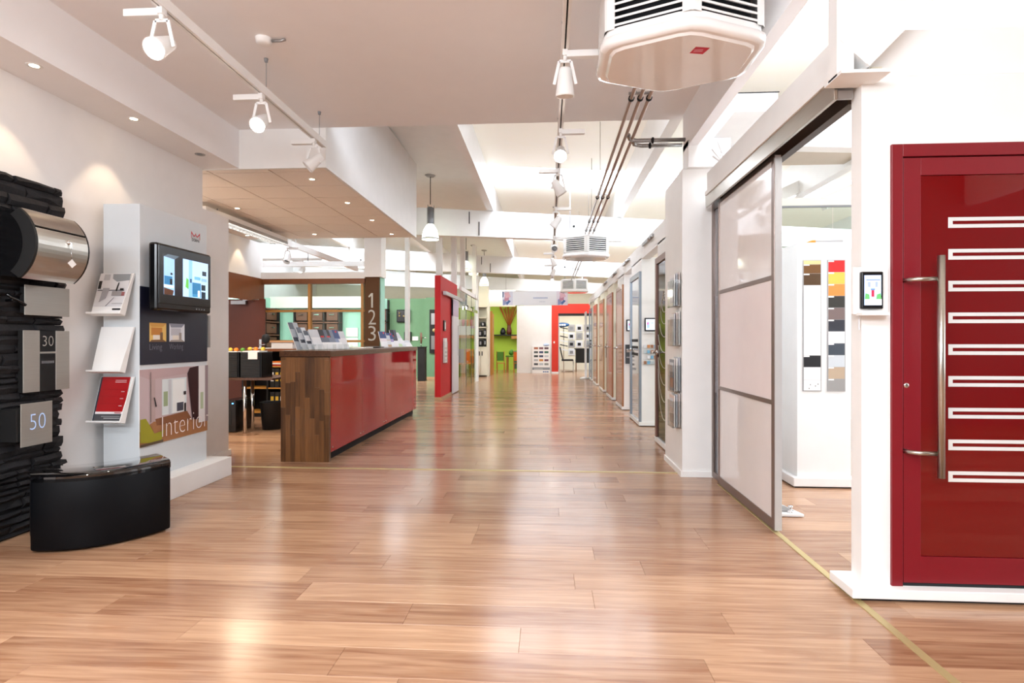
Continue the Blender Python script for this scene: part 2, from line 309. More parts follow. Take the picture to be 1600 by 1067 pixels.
mb = MB(); mb.prism([(1.31, bbot(1.3)), (7, bbot(7)), (7, btop(7)), (1.31, btop(1.3))], 1, 5.35, 5.5); mb.build('cross_beam', M['beam'], roof)
for yb, x0 in ((10.5, -1.45), (10.5, -1.27), (16.3, -1.9), (16.3, -1.65)):
    z = bbot(x0)
    mb = MB(); (mb.box(x0-.008, x0+.008, yb-.012, yb, z+.23, z+.45) if x0 in (-1.45, -1.9) else mb.box(x0-.008, x0+.008, yb-.012, yb, z+.02, z+.27)); mb.build('joint_plate', M['blackm'], roof)
for yb in (10.5, 16.3):
    for x0 in (.46, -7.2 if yb < 11 else -5.4):
        mb = MB(); mb.lathe([(0, 0), (.022, 0), (.022, .012), (0, .012)], (x0, yb, bbot(x0)+.24), (0, -1, 0), 10); mb.build('bolt_cap', M['blackm'], roof)
# outer walls
fw_ = MB(); fw_.box(-3.5, 7, -3.1, -3, 0, 4.6); struct(fw_.build('wall_front', mat('front_wall_grey', '#7d7772', .7)), 'plain grey wall at the front end of the showroom', 'wall')
struct(B(-10, 7, 24.3, 24.45, 0, 4.7).build('wall_back', M['cream']), 'cream end wall of the hall far behind', 'wall')
struct(B(-10.15, -10, -3, 24.45, 0, 4.7).build('wall_office', M['white']), 'white outer wall on the far left', 'wall')
wr = MB(); wr.box(7, 7.15, -3, 24.45, 0, .9); wr.box(7, 7.15, -3, 24.45, 3.2, 3.7); wr.box(7, 7.15, 9, 24.45, .9, 3.2)
struct(wr.build('wall_right', M['white']), 'white outer wall on the far right with a window band', 'wall')
# ================================================================ LEFT WALL DISPLAY
sp = thing('slate_panel', 'rough black split-slate wall panel at the left edge', 'stone panel', (-3.28, 3.0, 0))
B(-3.345, -3.30, 2.3, 3.655, 0, 2.17).build('backing', M['dark'], sp)
ns = 0; z = 0
while z < 2.2:
    h = random.choice([.035, .045, .055, .07]); y = 2.3-random.random()*.2
    while y < 3.66:
        l = random.uniform(.12, .32); y1 = y+l
        if y1 > 3.60: y1 = 3.655+random.uniform(-.02, .03)
        if y1 > 2.3:
            d = random.uniform(0, .022); j = lambda: random.uniform(-.008, .008)
            y0 = max(y, 2.3)+.0015; yy = y1-.0015; x1 = -3.245+d; z0 = z+.001; z1 = min(z+h, 2.215)-.001
            if z1 - z0 > .01:
                mb = MB(); ym = (y0+yy)/2; zm = (z0+z1)/2
                fr = [(x1-.018+j(), y0, z0), (x1-.012+j(), ym, z0+j()/3), (x1-.018+j(), yy, z0), (x1+j(), yy-.006, zm+j()), (x1-.015+j(), yy, z1), (x1-.008+j(), ym, z1+j()/3), (x1-.015+j(), y0, z1), (x1+j(), y0+.006, zm+j()), (x1+.006+j(), ym+j(), zm+j())]
                bk = [(-3.31, y0, z0), (-3.31, yy, z0), (-3.31, yy, z1), (-3.31, y0, z1)]
                mb.add(fr+bk, [(0, 1, 8), (1, 2, 8), (2, 3, 8), (3, 4, 8), (4, 5, 8), (5, 6, 8), (6, 7, 8), (7, 0, 8), (9, 10, 2, 1, 0), (11, 12, 6, 5, 4), (10, 11, 4, 3, 2), (12, 9, 0, 7, 6), (12, 11, 10, 9)])
                mb.build('stone', M['stone'], sp); ns += 1
        y = y1
        if y1 > 3.6: break
    z += h
# curved steel letterbox
lb = thing('letterbox', 'curved stainless steel letterbox with black side cheeks high on the black slate panel', 'letterbox', (-3.22, 3.3, 1.55))
def arc(cx, cz, r, a0, a1, n=14): return [(cx+r*math.cos(R(a0+(a1-a0)*i/n)), cz+r*math.sin(R(a0+(a1-a0)*i/n))) for i in range(n+1)]
oc = arc(-3.19, 1.765, .25, -54, 54); ic = arc(-3.235, 1.765, .215, 50, -50)
for ya, yb in ((3.13, 3.145), (3.505, 3.52)):
    mb = MB(); mb.prism(oc+ic, 1, ya, yb); mb.build('side_cheek', M['blackm'], lb)
for a0, a1, nm in ((-54, 21, 'door_flap'), (24, 54, 'top_flap')):
    mb = MB(); mb.prism(arc(-3.19, 1.765, .252, a0, a1)+arc(-3.19, 1.765, .243, a1, a0), 1, 3.145, 3.505, smooth=False); mb.build(nm, M['steel'], lb)
mb = MB(); mb.prism(arc(-3.19, 1.765, .24, -54, 54)+[(-3.24, 1.95), (-3.24, 1.58)], 1, 3.15, 3.50); mb.build('body', M['black'], lb)
lk = MB(); lk.lathe([(0, .0), (.012, 0), (.014, .006), (.01, .014), (0, .014)], (-2.945, 3.36, 1.80), (1, 0, 0), 12); lk.build('lock', M['chrome'], lb)
kt = MB(); kt.beam((-2.927, 3.36, 1.80), (-2.927, 3.36, 1.765), .004, .012, (1, 0, 0)); kt.tube([(-2.925, 3.36, 1.765), (-2.925, 3.362, 1.70)], .0015, 5); key = kt.build('key', M['chrome'], lb)
kt = MB(); kt.add([(-2.922, 3.362, 1.70), (-2.922, 3.395, 1.672), (-2.922, 3.362, 1.645), (-2.922, 3.329, 1.672)], [(0, 1, 2, 3)]); kt.build('tag', M['paper'], key)
# plates
p = thing('blank_steel_plate', 'blank brushed steel plate directly below the curved letterbox', 'letterbox', (-3.19, 3.48, 1.36))
B(-3.235, -3.195, 3.335, 3.635, 1.37, 1.53).build('box', M['blackm'], p); B(-3.195, -3.19, 3.32, 3.65, 1.357, 1.543).build('front_plate', M['steelw'], p, .002)
p = thing('house_number_panel', 'tall steel letterbox front with number 30 on its black middle strip', 'letterbox', (-3.19, 3.48, .88))
B(-3.235, -3.196, 3.32, 3.64, .88, 1.262).build('box', M['blackm'], p)
B(-3.196, -3.19, 3.311, 3.426, .88, 1.263).build('steel_wing', M['steelw'], p, .002); B(-3.196, -3.19, 3.544, 3.650, .88, 1.263).build('steel_wing', M['steelw'], p, .002)
B(-3.196, -3.192, 3.428, 3.542, 1.131, 1.262).build('black_panel', M['bgloss'], p); B(-3.196, -3.19, 3.428, 3.542, 1.118, 1.129).build('divider', M['steelw'], p); B(-3.196, -3.192, 3.428, 3.542, .88, 1.116).build('black_panel', M['bgloss'], p)
text('number', '30', (-3.191, 3.445, 1.165), '+x', .08, .065, M['silver'], p, thin=-.012); picture('name_marks', (-3.192, 3.44, 1.055), '+x', .09, .016, [('#77787c', (i/9, 0, i/9+.07, 1)) for i in range(9)], p)
p = thing('backlit_number_plate', 'square steel plate with glowing number 50 low on the black slate', 'house number', (-3.12, 3.33, .56))
B(-3.24, -3.13, 3.20, 3.40, .60, .79).build('box', M['blackm'], p); B(-3.125, -3.12, 3.222, 3.44, .563, .822).build('front_plate', M['steelw'], p, .002)
text('number', '50', (-3.119, 3.28, .66), '+x', .108, .095, mat('number_glow', '#9fb4d8', .4, emis=.35), p, thin=-.02)
# bar handle at the far left of the slate
p = thing('pull_handle', 'short black bar handle on the slate beside the blank steel plate', 'handle', (-3.2, 3.23, 1.38))
mb = MB(); mb.tube([(-3.19, 3.2, 1.475), (-3.17, 3.305, 1.415)], .010, 8); mb.build('bar', M['bgloss'], p); mb = MB(); mb.tube([(-3.24, 3.25, 1.44), (-3.18, 3.25, 1.445)], .008, 8); mb.build('mount', M['bgloss'], p)
# display pylon with tv
dp = thing('display_pylon', 'white display pylon with navy panel and interior poster behind the black curved bench', 'display stand', (-3.0, 4.4, 0))
B(-3.27, -2.99, 4.04, 4.87, .163, 2.205).build('body', mat('pylon_grey', '#d5dadd', .5), dp, .003)
B(-3.30, -2.83, 3.92, 4.987, 0, .163).build('plinth', M['white'], dp, .004)
B(-2.99, -2.984, 4.04, 4.868, 1.02, 1.60).build('navy_panel', M['navy'], dp)
pp = B(-2.99, -2.984, 4.03, 4.868, .415, .985).build('poster', M['paper'], dp)
W = .838; H_ = .57
picture('poster_print', (-2.984, 4.03, .415), '+x', W, H_, [
    ('#c9b4b6', (0, 0, 1, 1)), ('#c3a8a9', [(0, 1), (.72, 1), (.66, .9), (.14, .86), (0, .92)]), ('#a9764f', [(0, 0), (1, 0), (1, .28), (.74, .22), (.18, .30), (0, .2)]),
    ('#8b5a3c', [(.2, .33), (.66, .36), (.74, .22), (.22, .24)]), ('#bfa8a6', (.13, .3, .2, .86)), ('#dfe8ea', (.29, .36, .65, .85)), ('#f2f5f4', (.44, .37, .62, .83)), ('#9fb08a', (.31, .48, .37, .68)),
    ('#c8ccd2', (.38, .36, .42, .84)), ('#4b4d5a', (.5, .38, .6, .5)), ('#1f2024', (.61, .36, .64, .48)), ('#2b2a2e', (.6, .6, .64, .65)), ('#3a2024', [(.70, .98), (.84, 1), (.84, .2), (.74, .22), (.66, .9)]),
    ('#e9e6e6', (.84, .15, .95, 1)), ('#b8c7a6', (.87, .35, .92, .6)), ('#9c8b90', (.95, .15, 1, 1)), ('#a09a2c', [(0, .06), (.26, 0), (.32, .16), (.18, .14), (.07, .36), (0, .36)]), ('#5a4a3a', (0, 0, .3, .035)),
    ('#33312f', (.13, .3, .136, .96)), ('#222222', [(.17, .62), (.185, .62), (.21, .5), (.195, .49)])], pp)
text('poster_lettering', 'Interior', (-2.984, 4.26, .455), '+x', .60, .155, mat('poster_letters', '#f2e8e6', .5), pp, off=.012, thin=-.022)
for (a, c0, tx, c) in ((4.135, 0, 'Living', ['#c9822e', '#e9c068', '#d8a04a', '#7a5836']), (4.362, 1, 'Working', ['#c4c4cc', '#e6e8ee', '#8c90a0', '#a39890'])):
    picture('small_photo', (-2.984, a, 1.19), '+x', .19, .145, [(c[1], (0, 0, 1, 1)), (c[0], (.1, .35, .75, .75)), (c[2], [(0, 1), (1, 1), (.8, .8), (.1, .78)]), ('#efe6da', (.2, .12, .6, .36)), (c[3], (.62, .1, .78, .5)), (c[3], [(0, 0), (1, 0), (.8, .12), (.1, .1)])], dp)
    text('caption', tx, (-2.984, a, 1.115), '+x', .17 if c0 else .14, .06, mat('caption_grey', '#7a7b88', .5), dp, thin=-.012)
# emblem + name
cr = MB(); pts = [(0, 1), (.04, .35), (0, 0)]
zig = [(0, 1), (.3, .38), (.42, .5), (.5, .85), (.58, .5), (.7, .38), (1, 1)]
lo = [(1.0, .72), (.7, .2), (.56, .34), (.5, .6), (.44, .34), (.3, .2), (.0, .72)]
cr.add([(-2.987, 4.647+.12*u, 2.065+.055*v) for u, v in zig+lo], [(i, i+1, 12-i, 13-i) for i in range(6)])
cr.add([(-2.987, 4.647+.12*u, 2.06+.055*v) for u, v in [(0, 0), (.05, 0), (.05, .75), (0, .8), (.95, 0), (1, 0), (1, .8), (.95, .75)]], [(0, 1, 2, 3), (4, 5, 6, 7)])
cr.build('crown_emblem', mat('emblem_red', '#d3202e', .5), dp, recalc=False)
text('brand_lettering', 'DORMA', (-2.99, 4.657, 2.035), '+x', .105, .026, M['dark'], dp, off=.003)
# leaning brochure shelves on the camera side
for k, (zb, zt) in enumerate(((1.395, 1.69), (.985, 1.30), (.625, .935))):
    hd = thing('brochure_holder', ['sloped white brochure shelf at the top of the pylon holding a pale catalogue', 'empty sloped white shelf in the middle of the pylon side', 'lowest sloped white shelf on the pylon holding a red catalogue'][k], 'brochure holder', (-3.12, 3.98, zb), 'sloped shelves on the white pylon')
    x0, x1 = -3.268, -3.022; yb, yt = 3.93, 4.02
    mb = MB(); mb.prism([(yb, zb), (yt, zt), (yt+.008, zt), (yb+.008, zb)], 0, x0, x1); mb.build('back_plate', M['white'], hd)
    mb = MB(); mb.prism([(yb-.055, zb-.004), (yb+.004, zb-.02), (yb+.004, zb-.01), (yb-.055, zb+.008)], 0, x0-.0, x1+.0); mb.build('lip', M['white'], hd)
    mb = MB(); mb.prism([(yb-.055, zb-.004), (yb, zb-.016), (yt+.008, zt), (yt-.004, zt)], 0, x1, x1+.006); mb.prism([(yb+.0, zb-.02), (yt, zt), (4.045, zt), (4.045, zb+.03)], 0, -3.16, -3.13); mb.build('bracket', M['white'], hd)
    up = Vector((0, yt-yb, zt-zb)); L_ = up.length; up.normalize(); nor = Vector((0, -up.z, up.y))
    if k == 1: continue
    h = L_*.99; wd = .232 if k == 0 else .21; ox = -3.262 if k == 0 else -3.245
    og = Vector((ox, yb, zb))+nor*.004
    bk = thing('catalogue', 'pale catalogue with interior photo on the top sloped shelf' if k == 0 else 'red product catalogue on the lowest sloped shelf', 'catalogue', og, None)
    mb = MB(); vs = [og+Vector((wd*a, 0, 0))+up*(h*b)+nor*c for c in (0, .006) for a, b in ((0, 0), (1, 0), (1, 1), (0, 1))]
    mb.add(vs, [(3, 2, 1, 0), (4, 5, 6, 7), (0, 1, 5, 4), (1, 2, 6, 5), (2, 3, 7, 6), (3, 0, 4, 7)]); mb.build('pages', M['paper'], bk)
    if k == 0: pol = [('#dcdde2', (0, .14, 1, 1)), ('#f3f3f4', (0, 0, 1, .15)), ('#8f959a', [(.42, .98), (1, .98), (1, .82), (.6, .78), (.44, .86)]), ('#17171a', (.02, .6, .12, .8)), ('#b9bcc2', (.15, .82, .35, .97)), ('#5e6066', (.03, .55, .9, .575)), ('#a2a3aa', [(.2, .62), (.42, .62), (.36, .36), (.16, .26)]), ('#1c1d20', [(.62, .56), (.66, .76), (.7, .76), (.67, .5)]), ('#9c9a9c', (.52, .42, .86, .54)), ('#a06464', (.84, .42, .94, .52)), ('#1c1c1e', (.76, .55, .88, .61)), ('#7b7d84', [(.4, .16), (.62, .38), (.64, .38), (.43, .16)]), ('#85878c', (.6, .22, .95, .23)), ('#2a2a30', (.66, .065, .93, .105))]
    else: pol = [('#a50f16', (0, 0, 1, 1)), ('#7d0b10', (.06, .38, .96, .385)), ('#7d0b10', (.06, .55, .96, .555)), ('#7d0b10', (.06, .71, .96, .715)), ('#e8e4e6', (0, .15, 1, .2)), ('#45464a', (0, 0, 1, .15)), ('#c9a0a4', (.78, .325, .9, .345)), ('#c9a0a4', (.78, .49, .9, .51)), ('#c9a0a4', (.78, .65, .9, .67)), ('#d8b8ba', (.5, .87, .9, .885)), ('#d8b8ba', (.5, .91, .9, .925)), ('#9a9a9c', (.25, .085, .92, .1)), ('#bdbdbf', (.35, .045, .92, .06)), ('#b04048', (.7, .165, .93, .185))]
    picture('cover_print', og+nor*.006, None, wd, h, pol, bk, up=up, right=Vector((1, 0, 0)), normal=nor)
    if k == 2:
        og2 = og-Vector((.018, 0, 0))-nor*.004; b2 = thing('catalogue', 'dark blue catalogue peeking out behind the red one on the lowest shelf', 'catalogue', og2)
        mb = MB(); vs = [og2+Vector((wd*a, 0, 0))+up*(h*b)+nor*c for c in (0, .0035) for a, b in ((0, 0), (1, 0), (1, 1), (0, 1))]
        mb.add(vs, [(3, 2, 1, 0), (4, 5, 6, 7), (0, 1, 5, 4), (1, 2, 6, 5), (2, 3, 7, 6), (3, 0, 4, 7)]); mb.build('cover', mat('blue_black_cover', '#28323f', .3), b2)
# tv
tv = thing('television', 'black flat screen television mounted on the white display pylon', 'television', (-2.92, 4.38, 1.42))
B(-2.99, -2.90, 4.25, 4.5, 1.58, 1.78).build('wall_mount', M['blackm'], tv)
B(-2.93, -2.862, 4.045, 4.725, 1.425, 1.925).build('housing', M['bgloss'], tv, .018)
B(-2.866, -2.856, 4.06, 4.71, 1.475, 1.91).build('bezel', M['bgloss'], tv, .004)
picture('screen_image', (-2.8562, 4.10, 1.545), '+x', .565, .305, [
    ('#1b1c22', (0, 0, 1, 1)), ('#8fb4dc', [(.02, 0), (.24, 0), (.24, .9), (.02, .93)]), ('#4c5a66', [(.02, .93), (.24, .9), (.34, 1), (.1, 1)]), ('#2d6b96', (.03, .25, .19, .46)), ('#d9ecf6', (.02, .18, .22, .24)), ('#4a2f24', [(.02, 0), (.2, 0), (.22, .12), (.02, .17)]), ('#10141a', (.14, .26, .19, .4)), ('#10141a', (.15, .5, .19, .55)),
    ('#a9ccec', (.41, 0, 1, .97)), ('#7fb0da', (.54, 0, .62, .97)), ('#2a6d98', (.62, .1, .82, .4)), ('#3b7fa8', (.62, .02, .82, .1)), ('#1d2a36', (.83, .22, .93, .37)), ('#1d2a36', (.85, .62, .95, .74)), ('#1d2a36', (.83, 0, .93, .18)), ('#5fae4c', [(.46, .25), (.53, .2), (.53, .45), (.48, .5)]), ('#2f4a6a', (.56, .38, .6, .48)), ('#e6f2fa', (.74, .03, .79, .2)), ('#63a0c8', (.66, .48, .8, .56)), ('#7fa4c4', (.82, .46, .95, .54))], tv, screen=True)
for k in range(4): mb = MB(); mb.lathe([(0, 0), (.006, 0), (.006, .003), (0, .003)], (-2.862, 4.52+.035*k, 1.455), (1, 0, 0), 8); mb.build('button', M['grey'], tv)
tag(B(-2.984, -2.975, 4.87, 4.90, 1.14, 1.42).build('cable_conduit', M['alu']), 'thin metal cable conduit below the television edge', 'conduit')
# black curved bench / box
bx = thing('curved_box', 'black curved gloss box standing on the floor in front of the slate panel', 'letterbox', (-2.8, 3.35, 0))
def q(a, m, b, t): return ((1-t)**2*a[0]+2*t*(1-t)*m[0]+t*t*b[0], (1-t)**2*a[1]+2*t*(1-t)*m[1]+t*t*b[1])
A_, B_ = (-2.905, 3.06), (-2.385, 3.50); m_ = (-2.52, 3.06); tv_ = (-.30, .285)
fc = [q(A_, m_, B_, i/16) for i in range(17)]
def shrink(c, s, sh): cx = sum(p[0] for p in c)/len(c); cy = sum(p[1] for p in c)/len(c); return [(cx+(p[0]-cx)*s+sh[0], cy+(p[1]-cy)*s+sh[1]) for p in c]
bc = [(p[0]+tv_[0], p[1]+tv_[1]) for p in fc]
fc2 = [(p[0]-.02, p[1]+.02) for p in fc]
mb = MB(); mb.prism(fc+[(p[0]-.025, p[1]+.024) for p in fc[::-1]], 2, .012, .43, smooth=True); mb.build('front_shell', mat('black_satin', '#05070b', .45, spec=.15), bx, .012)
mb = MB(); ins = shrink(fc, .95, (-.025, .024)); mb.prism(ins+[(p[0]+tv_[0]*.9, p[1]+tv_[1]*.9) for p in ins[::-1]], 2, 0, .40); mb.build('body', M['blackm'], bx, .01)
mb = MB(); n = len(fc)
rows = []
for t, zz in ((.0, .43), (.04, .442), (.12, .446), (.5, .440), (.95, .43), (1.0, .42)): rows.append([(p[0]+tv_[0]*t, p[1]+tv_[1]*t, zz) for p in fc])
mb.grid(rows); mb.add([*[(p[0], p[1], .40) for p in fc+bc[::-1]]], [tuple(range(2*n))])
for seq in ((0,), (n-1,)):
    i = seq[0]; mb.add([rows[k][i] for k in range(6)]+[(bc[i][0], bc[i][1], .40), (fc[i][0], fc[i][1], .40)], [tuple(range(8))])
mb.grid([rows[-1], [(p[0], p[1], .40) for p in bc]]); mb.grid([rows[0], [(p[0], p[1], .40) for p in fc]]); mb.build('lid', mat('black_mirror', '#08080a', .05, coat=1), bx)
mb = MB(); c = q(A_, m_, B_, .5); mb.lathe([(0, .003), (.012, .003), (.014, 0)], (c[0]-.13, c[1]+.12, .441), (0, 0, 1), 10); mb.build('lock', M['chrome'], bx)
# ================================================================ RECEPTION COUNTER
ct = thing('reception_counter', 'long reception counter with red gloss front and walnut end panel', 'counter', (-2.4, 7.4, 0))
xs = [-2.65+.049*i for i in range(11)]
for i in range(10):
    zz = 0; k = 0
    while zz < 1.03:
        l = random.uniform(.22, .7); z2 = min(1.035, zz+l)
        B(xs[i]+.0004, xs[i+1]-.0004, 5.555+random.uniform(0, .0008), 5.60, zz+.0004, z2-.0004).build('stave', M['walnut'], ct); zz = z2
B(-2.66, -2.145, 5.545, 9.32, 1.04, 1.10).build('worktop', M['walnutx'], ct, .003)
ry = [5.60, 6.56, 7.50, 8.42, 9.30]
for i in range(4):
    pn = B(-2.175, -2.158, ry[i]+.0015, ry[i+1]-.0015, .09, 1.04).build('red_panel', M['red'], ct)
    for yy in (ry[i]+.05, ry[i+1]-.05):
        mb = MB(); mb.lathe([(0, .002), (.007, .002), (.008, 0)], (-2.158, yy, .13), (1, 0, 0), 8); mb.build('screw', M['chrome'], pn)
B(-2.60, -2.21, 5.60, 9.28, 0, .09).build('plinth', M['dark'], ct); B(-2.63, -2.18, 5.60, 9.30, .09, 1.04).build('carcass', M['dark'], ct)
# brochures on the counter
def leaning(x, y, wd, h, lean, name, label, cat, grp, cols, yaw=0, base=1.10):
    t = thing(name, label, cat, (x, y, base), grp)
    up = Vector((-.12*0, lean, 1)).normalized(); r = Vector((math.cos(yaw), math.sin(yaw), 0)); up = Vector((math.sin(yaw)*-lean, math.cos(yaw)*lean, 1)).normalized(); nr = -(r.cross(up))*-1; nr = r.cross(up)
    o = Vector((x, y, base+.003)); vs = [o+r*(wd*a)+up*(h*b)+nr*c for c in (0, .008) for a, b in ((0, 0), (1, 0), (1, 1), (0, 1))]
    mb = MB(); mb.add(vs, [(3, 2, 1, 0), (4, 5, 6, 7), (0, 1, 5, 4), (1, 2, 6, 5), (2, 3, 7, 6), (3, 0, 4, 7)]); mb.build('pages', M['paper'], t)
    pol = [(cols[0], (0, 0, 1, 1))]+[(c, rc) for c, rc in cols[1]]
    picture('cover_print', o+nr*.008, None, wd, h, pol, t, up=up, right=r, normal=nr)
    picture('back_print', o+r*wd, None, wd, h, [(cols[0], (0, 0, 1, 1))], t, up=up, right=-r, normal=-nr)
    return t
chk = [('#5c6674', (0, .75, .5, 1)), ('#8e98a6', (.5, .5, 1, .75)), ('#3d4450', (0, .3, .5, .45)), ('#f2f4f6', (.5, .1, 1, .4))]
red = [('#1a1a22', (0, .6, .6, 1)), ('#c01824', (.1, .6, .5, .68)), ('#f0f0f2', (0, 0, 1, .35))]
blu = [('#2c4278', (0, .55, 1, 1)), ('#f0f2f6', (0, 0, 1, .35)), ('#c02430', (.6, .85, .8, .95))]
wht = [('#c8ccd4', (0, .6, 1, 1)), ('#b04450', (.1, .2, .4, .3)), ('#dfe1e6', (0, .2, 1, .55))]
g = 'brochures in the stand on the near end of the counter'
spec = [(-2.625, 5.75, .30, 'grey chequered', chk, '#a9b0ba'), (-2.575, 5.79, .245, 'pale chequered', chk, '#c4cad2'), (-2.53, 5.83, .21, 'light blue-grey', chk, '#d2d6de'), (-2.485, 5.88, .225, 'white', wht, '#e6e6ea'),
        (-2.455, 6.04, .225, 'black and red striped', red, '#5c6474'), (-2.42, 6.12, .225, 'navy and red', red, '#747c90'), (-2.385, 6.2, .225, 'blue', blu, '#7f8bac'), (-2.35, 6.28, .21, 'plain white', wht, '#e4e4e8')]
ordn = ['leftmost and tallest', 'second from the left', 'third from the left', 'fourth from the left', 'fifth from the left', 'sixth from the left', 'seventh from the left', 'rightmost']
for i, (x, y, h, nm, cc, base) in enumerate(spec):
    leaning(x+.05, y, .12, h*1.05, .5, 'brochure', nm+' brochure, '+ordn[i]+' on the near counter end', 'brochure', g, (base, cc), yaw=1.15)
st = thing('brochure_stand', 'clear acrylic stepped stand holding the brochures on the near end of the counter', 'stand', (-2.45, 6.2, 1.10))
for i, (x, y, h, *_) in enumerate(spec):
    r = Vector((math.cos(1.15), math.sin(1.15), 0)); o = Vector((x+.085, y-.01, 1.10)); f = MB(); f.add([o, o+r*.135, o+r*.135+Z*.06, o+Z*.06], [(0, 1, 2, 3)]); f.build('pocket', M['acryl'], st)
g = 'brochures on the far end of the counter'
spec2 = [(-2.46, 8.36, .24, 'white and red', blu, '#e8dfe6'), (-2.43, 8.45, .18, 'beige', wht, '#c8a888'), (-2.41, 8.55, .22, 'violet-blue', blu, '#a498c4'), (-2.38, 8.68, .27, 'dark', red, '#4c4c58'), (-2.35, 8.8, .26, 'green and white', wht, '#b8d0a8'), (-2.33, 8.95, .28, 'large pale grey', wht, '#d6dde2'), (-2.27, 9.1, .12, 'small white', wht, '#f2f2f4')]
for i, (x, y, h, nm, cc, base) in enumerate(spec2):
    leaning(x, y, .14, h, .3 if i < 4 else .8, 'brochure', nm+' brochure, '+['first', 'second', 'third', 'fourth', 'fifth', 'sixth', 'seventh'][i]+' from the left on the far counter end', 'brochure', g, (base, cc), yaw=1.1)
tag(B(-2.58, -2.35, 7.2, 7.6, 1.10, 1.112).build('notepad', M['paper'], bevel=.002), 'flat white pad lying in the middle of the counter top', 'notepad')
p = thing('keyboard_tray', 'flat dark tablet lying near the far brochures on the counter', 'tray', (-2.4, 7.9, 1.1)); B(-2.55, -2.3, 7.75, 7.95, 1.10, 1.115).build('body', M['black'], p); B(-2.53, -2.32, 7.77, 7.93, 1.115, 1.118).build('keys', M['grey'], p)
# ================================================================ OFFICE BEHIND COUNTER
dk = thing('office_table', 'dark office table with chrome legs beside the left wall end', 'table', (-4.1, 7.6, 0))
B(-4.7, -3.52, 7.15, 7.85, .69, .72).build('tabletop', M['walnutx'], dk, .002)
for x, y in ((-3.92, 7.22), (-3.94, 7.45), (-3.60, 7.75), (-4.6, 7.22), (-4.6, 7.75)): mb = MB(); mb.tube([(x, y, 0), (x, y, .69)], .022, 12); mb.build('leg', M['chrome'], dk)
for k, x in enumerate((-4.13, -3.83)):
    t = thing('letter_tray_stack', ['black drawer stack on the table, half hidden by the wall end', 'black drawer stack on the table next to the counter side'][k], 'drawer unit', (x, 7.4, .72), 'black drawer stacks')
    B(x-.14, x+.14, 7.2, 7.5, .72, 1.05).build('housing', M['black'], t, .003)
    for i in range(9): B(x-.125, x+.125, 7.185, 7.2, .73+.035*i, .76+.035*i).build('drawer', M['blackm'], t)
    tag(B(x-.12, x+.1, 7.22, 7.44, 1.05, 1.056+.01*k).build('paper_sheets', M['paper']), ['white papers on the left drawer stack', 'white papers on the right drawer stack'][k], 'paper')
tag(B(-3.85, -3.73, 7.165, 7.18, .96, 1.05).build('hanging_note', M['paper']), 'white note hanging from the front of the right drawer stack', 'note')
for k, (x, c) in enumerate(((-4.25, 'khaki'), (-4.17, 'orange'), (-4.08, 'leafg'), (-3.98, 'khaki'), (-3.90, 'orange'), (-3.80, 'khaki'))):
    mb = MB(); mb.lathe([(0, 0), (.02, .004), (.03, .02), (.028, .04), (.012, .052), (0, .05)], (x, 7.46, 1.05 if k < 3 else 1.06), (0, 0, 1), 10)
    tag(mb.build('decoration', M[c]), ['yellow ornament at the left on the drawer stacks', 'orange ornament on the left drawer stack', 'green ornament on the left drawer stack', 'yellow ornament between the two drawer stacks', 'orange ornament on the right drawer stack', 'yellow ornament at the right edge of the drawer stacks'][k], 'ornament', 'small ornaments on the drawer stacks')
t = thing('computer_tower', 'black computer tower with blue light under the office table', 'computer', (-4.15, 7.5, 0)); B(-4.26, -4.06, 7.25, 7.7, 0.01, .42).build('case', M['black'], t, .006); B(-4.11, -4.09, 7.245, 7.25, .375, .385).build('power_light', mat('blue_led', '#4a9cff', .4, emis=6), t)
B(-4.20, -4.12, 7.245, 7.25, .1, .3).build('vent', M['blackm'], t)
t = thing('waste_bin', 'black bin with flared rim beside the grey file box under the table', 'bin', (-3.74, 7.62, 0)); mb = MB(); mb.lathe([(0, 0.004), (.12, .004), (.15, .36), (.155, .37), (.145, .36), (.115, .02)], (-3.75, 7.6, 0), (0, 0, 1), 18); mb.build('shell', M['blackm'], t)
t = thing('file_box', 'grey slanted file box on the floor beside the black bin', 'file box', (-3.6, 7.9, 0)); mb = MB(); mb.prism([(7.8, 0), (8.05, 0), (8.05, .36), (7.8, .28)], 0, -3.72, -3.55); mb.build('box', M['grey'], t, .003)
B(-3.66, -3.61, 7.795, 7.8, .08, .2).build('label_holder', M['alu'], t)
sb = thing('sideboard', 'low open shelf unit with brown top behind the counter', 'shelf', (-4.0, 9.0, 0))
B(-4.85, -2.9, 8.75, 9.2, 1.03, 1.07).build('top', M['brown'], sb)
for x in (-4.83, -4.43, -3.55, -2.95): B(x, x+.03, 8.8, 9.2, .06, 1.03).build('side_panel', M['dark'], sb)
for z in (.06, .44, .78): B(-4.83, -2.92, 8.8, 9.2, z, z+.02).build('shelf_board', M['ochre'], sb)
B(-4.83, -2.92, 9.18, 9.2, .06, 1.03).build('back_panel', M['dark'], sb); B(-4.8, -2.95, 8.84, 9.15, 0, .06).build('plinth', M['dark'], sb)
k = 0
for z, h in ((.46, .30), (.08, .31)):
    x = -4.38
    while x < -3.62:
        c = 'redf' if (z > .4 and k == 5) else 'folder'
        b = thing('ring_binder', ('red ring binder on the middle shelf of the sideboard' if c == 'redf' else 'black ring binder on the %s shelf of the sideboard, %s' % ('middle' if z > .4 else 'bottom', ['first', 'second', 'third', 'fourth', 'fifth', 'sixth', 'seventh', 'eighth', 'ninth', 'tenth'][min(9, int((x+4.38)/.078+.5))]+' from the left')), 'binder', (x+.035, 8.95, z), 'ring binders on the sideboard')
        B(x, x+.07, 8.82, 9.12, z, z+h).build('cover', M[c], b, .002); B(x+.012, x+.058, 8.816, 8.82, z+.1, z+.24).build('spine_label', M['paper'] if k % 3 == 0 else M['khaki'], b)
        x += .078; k += 1
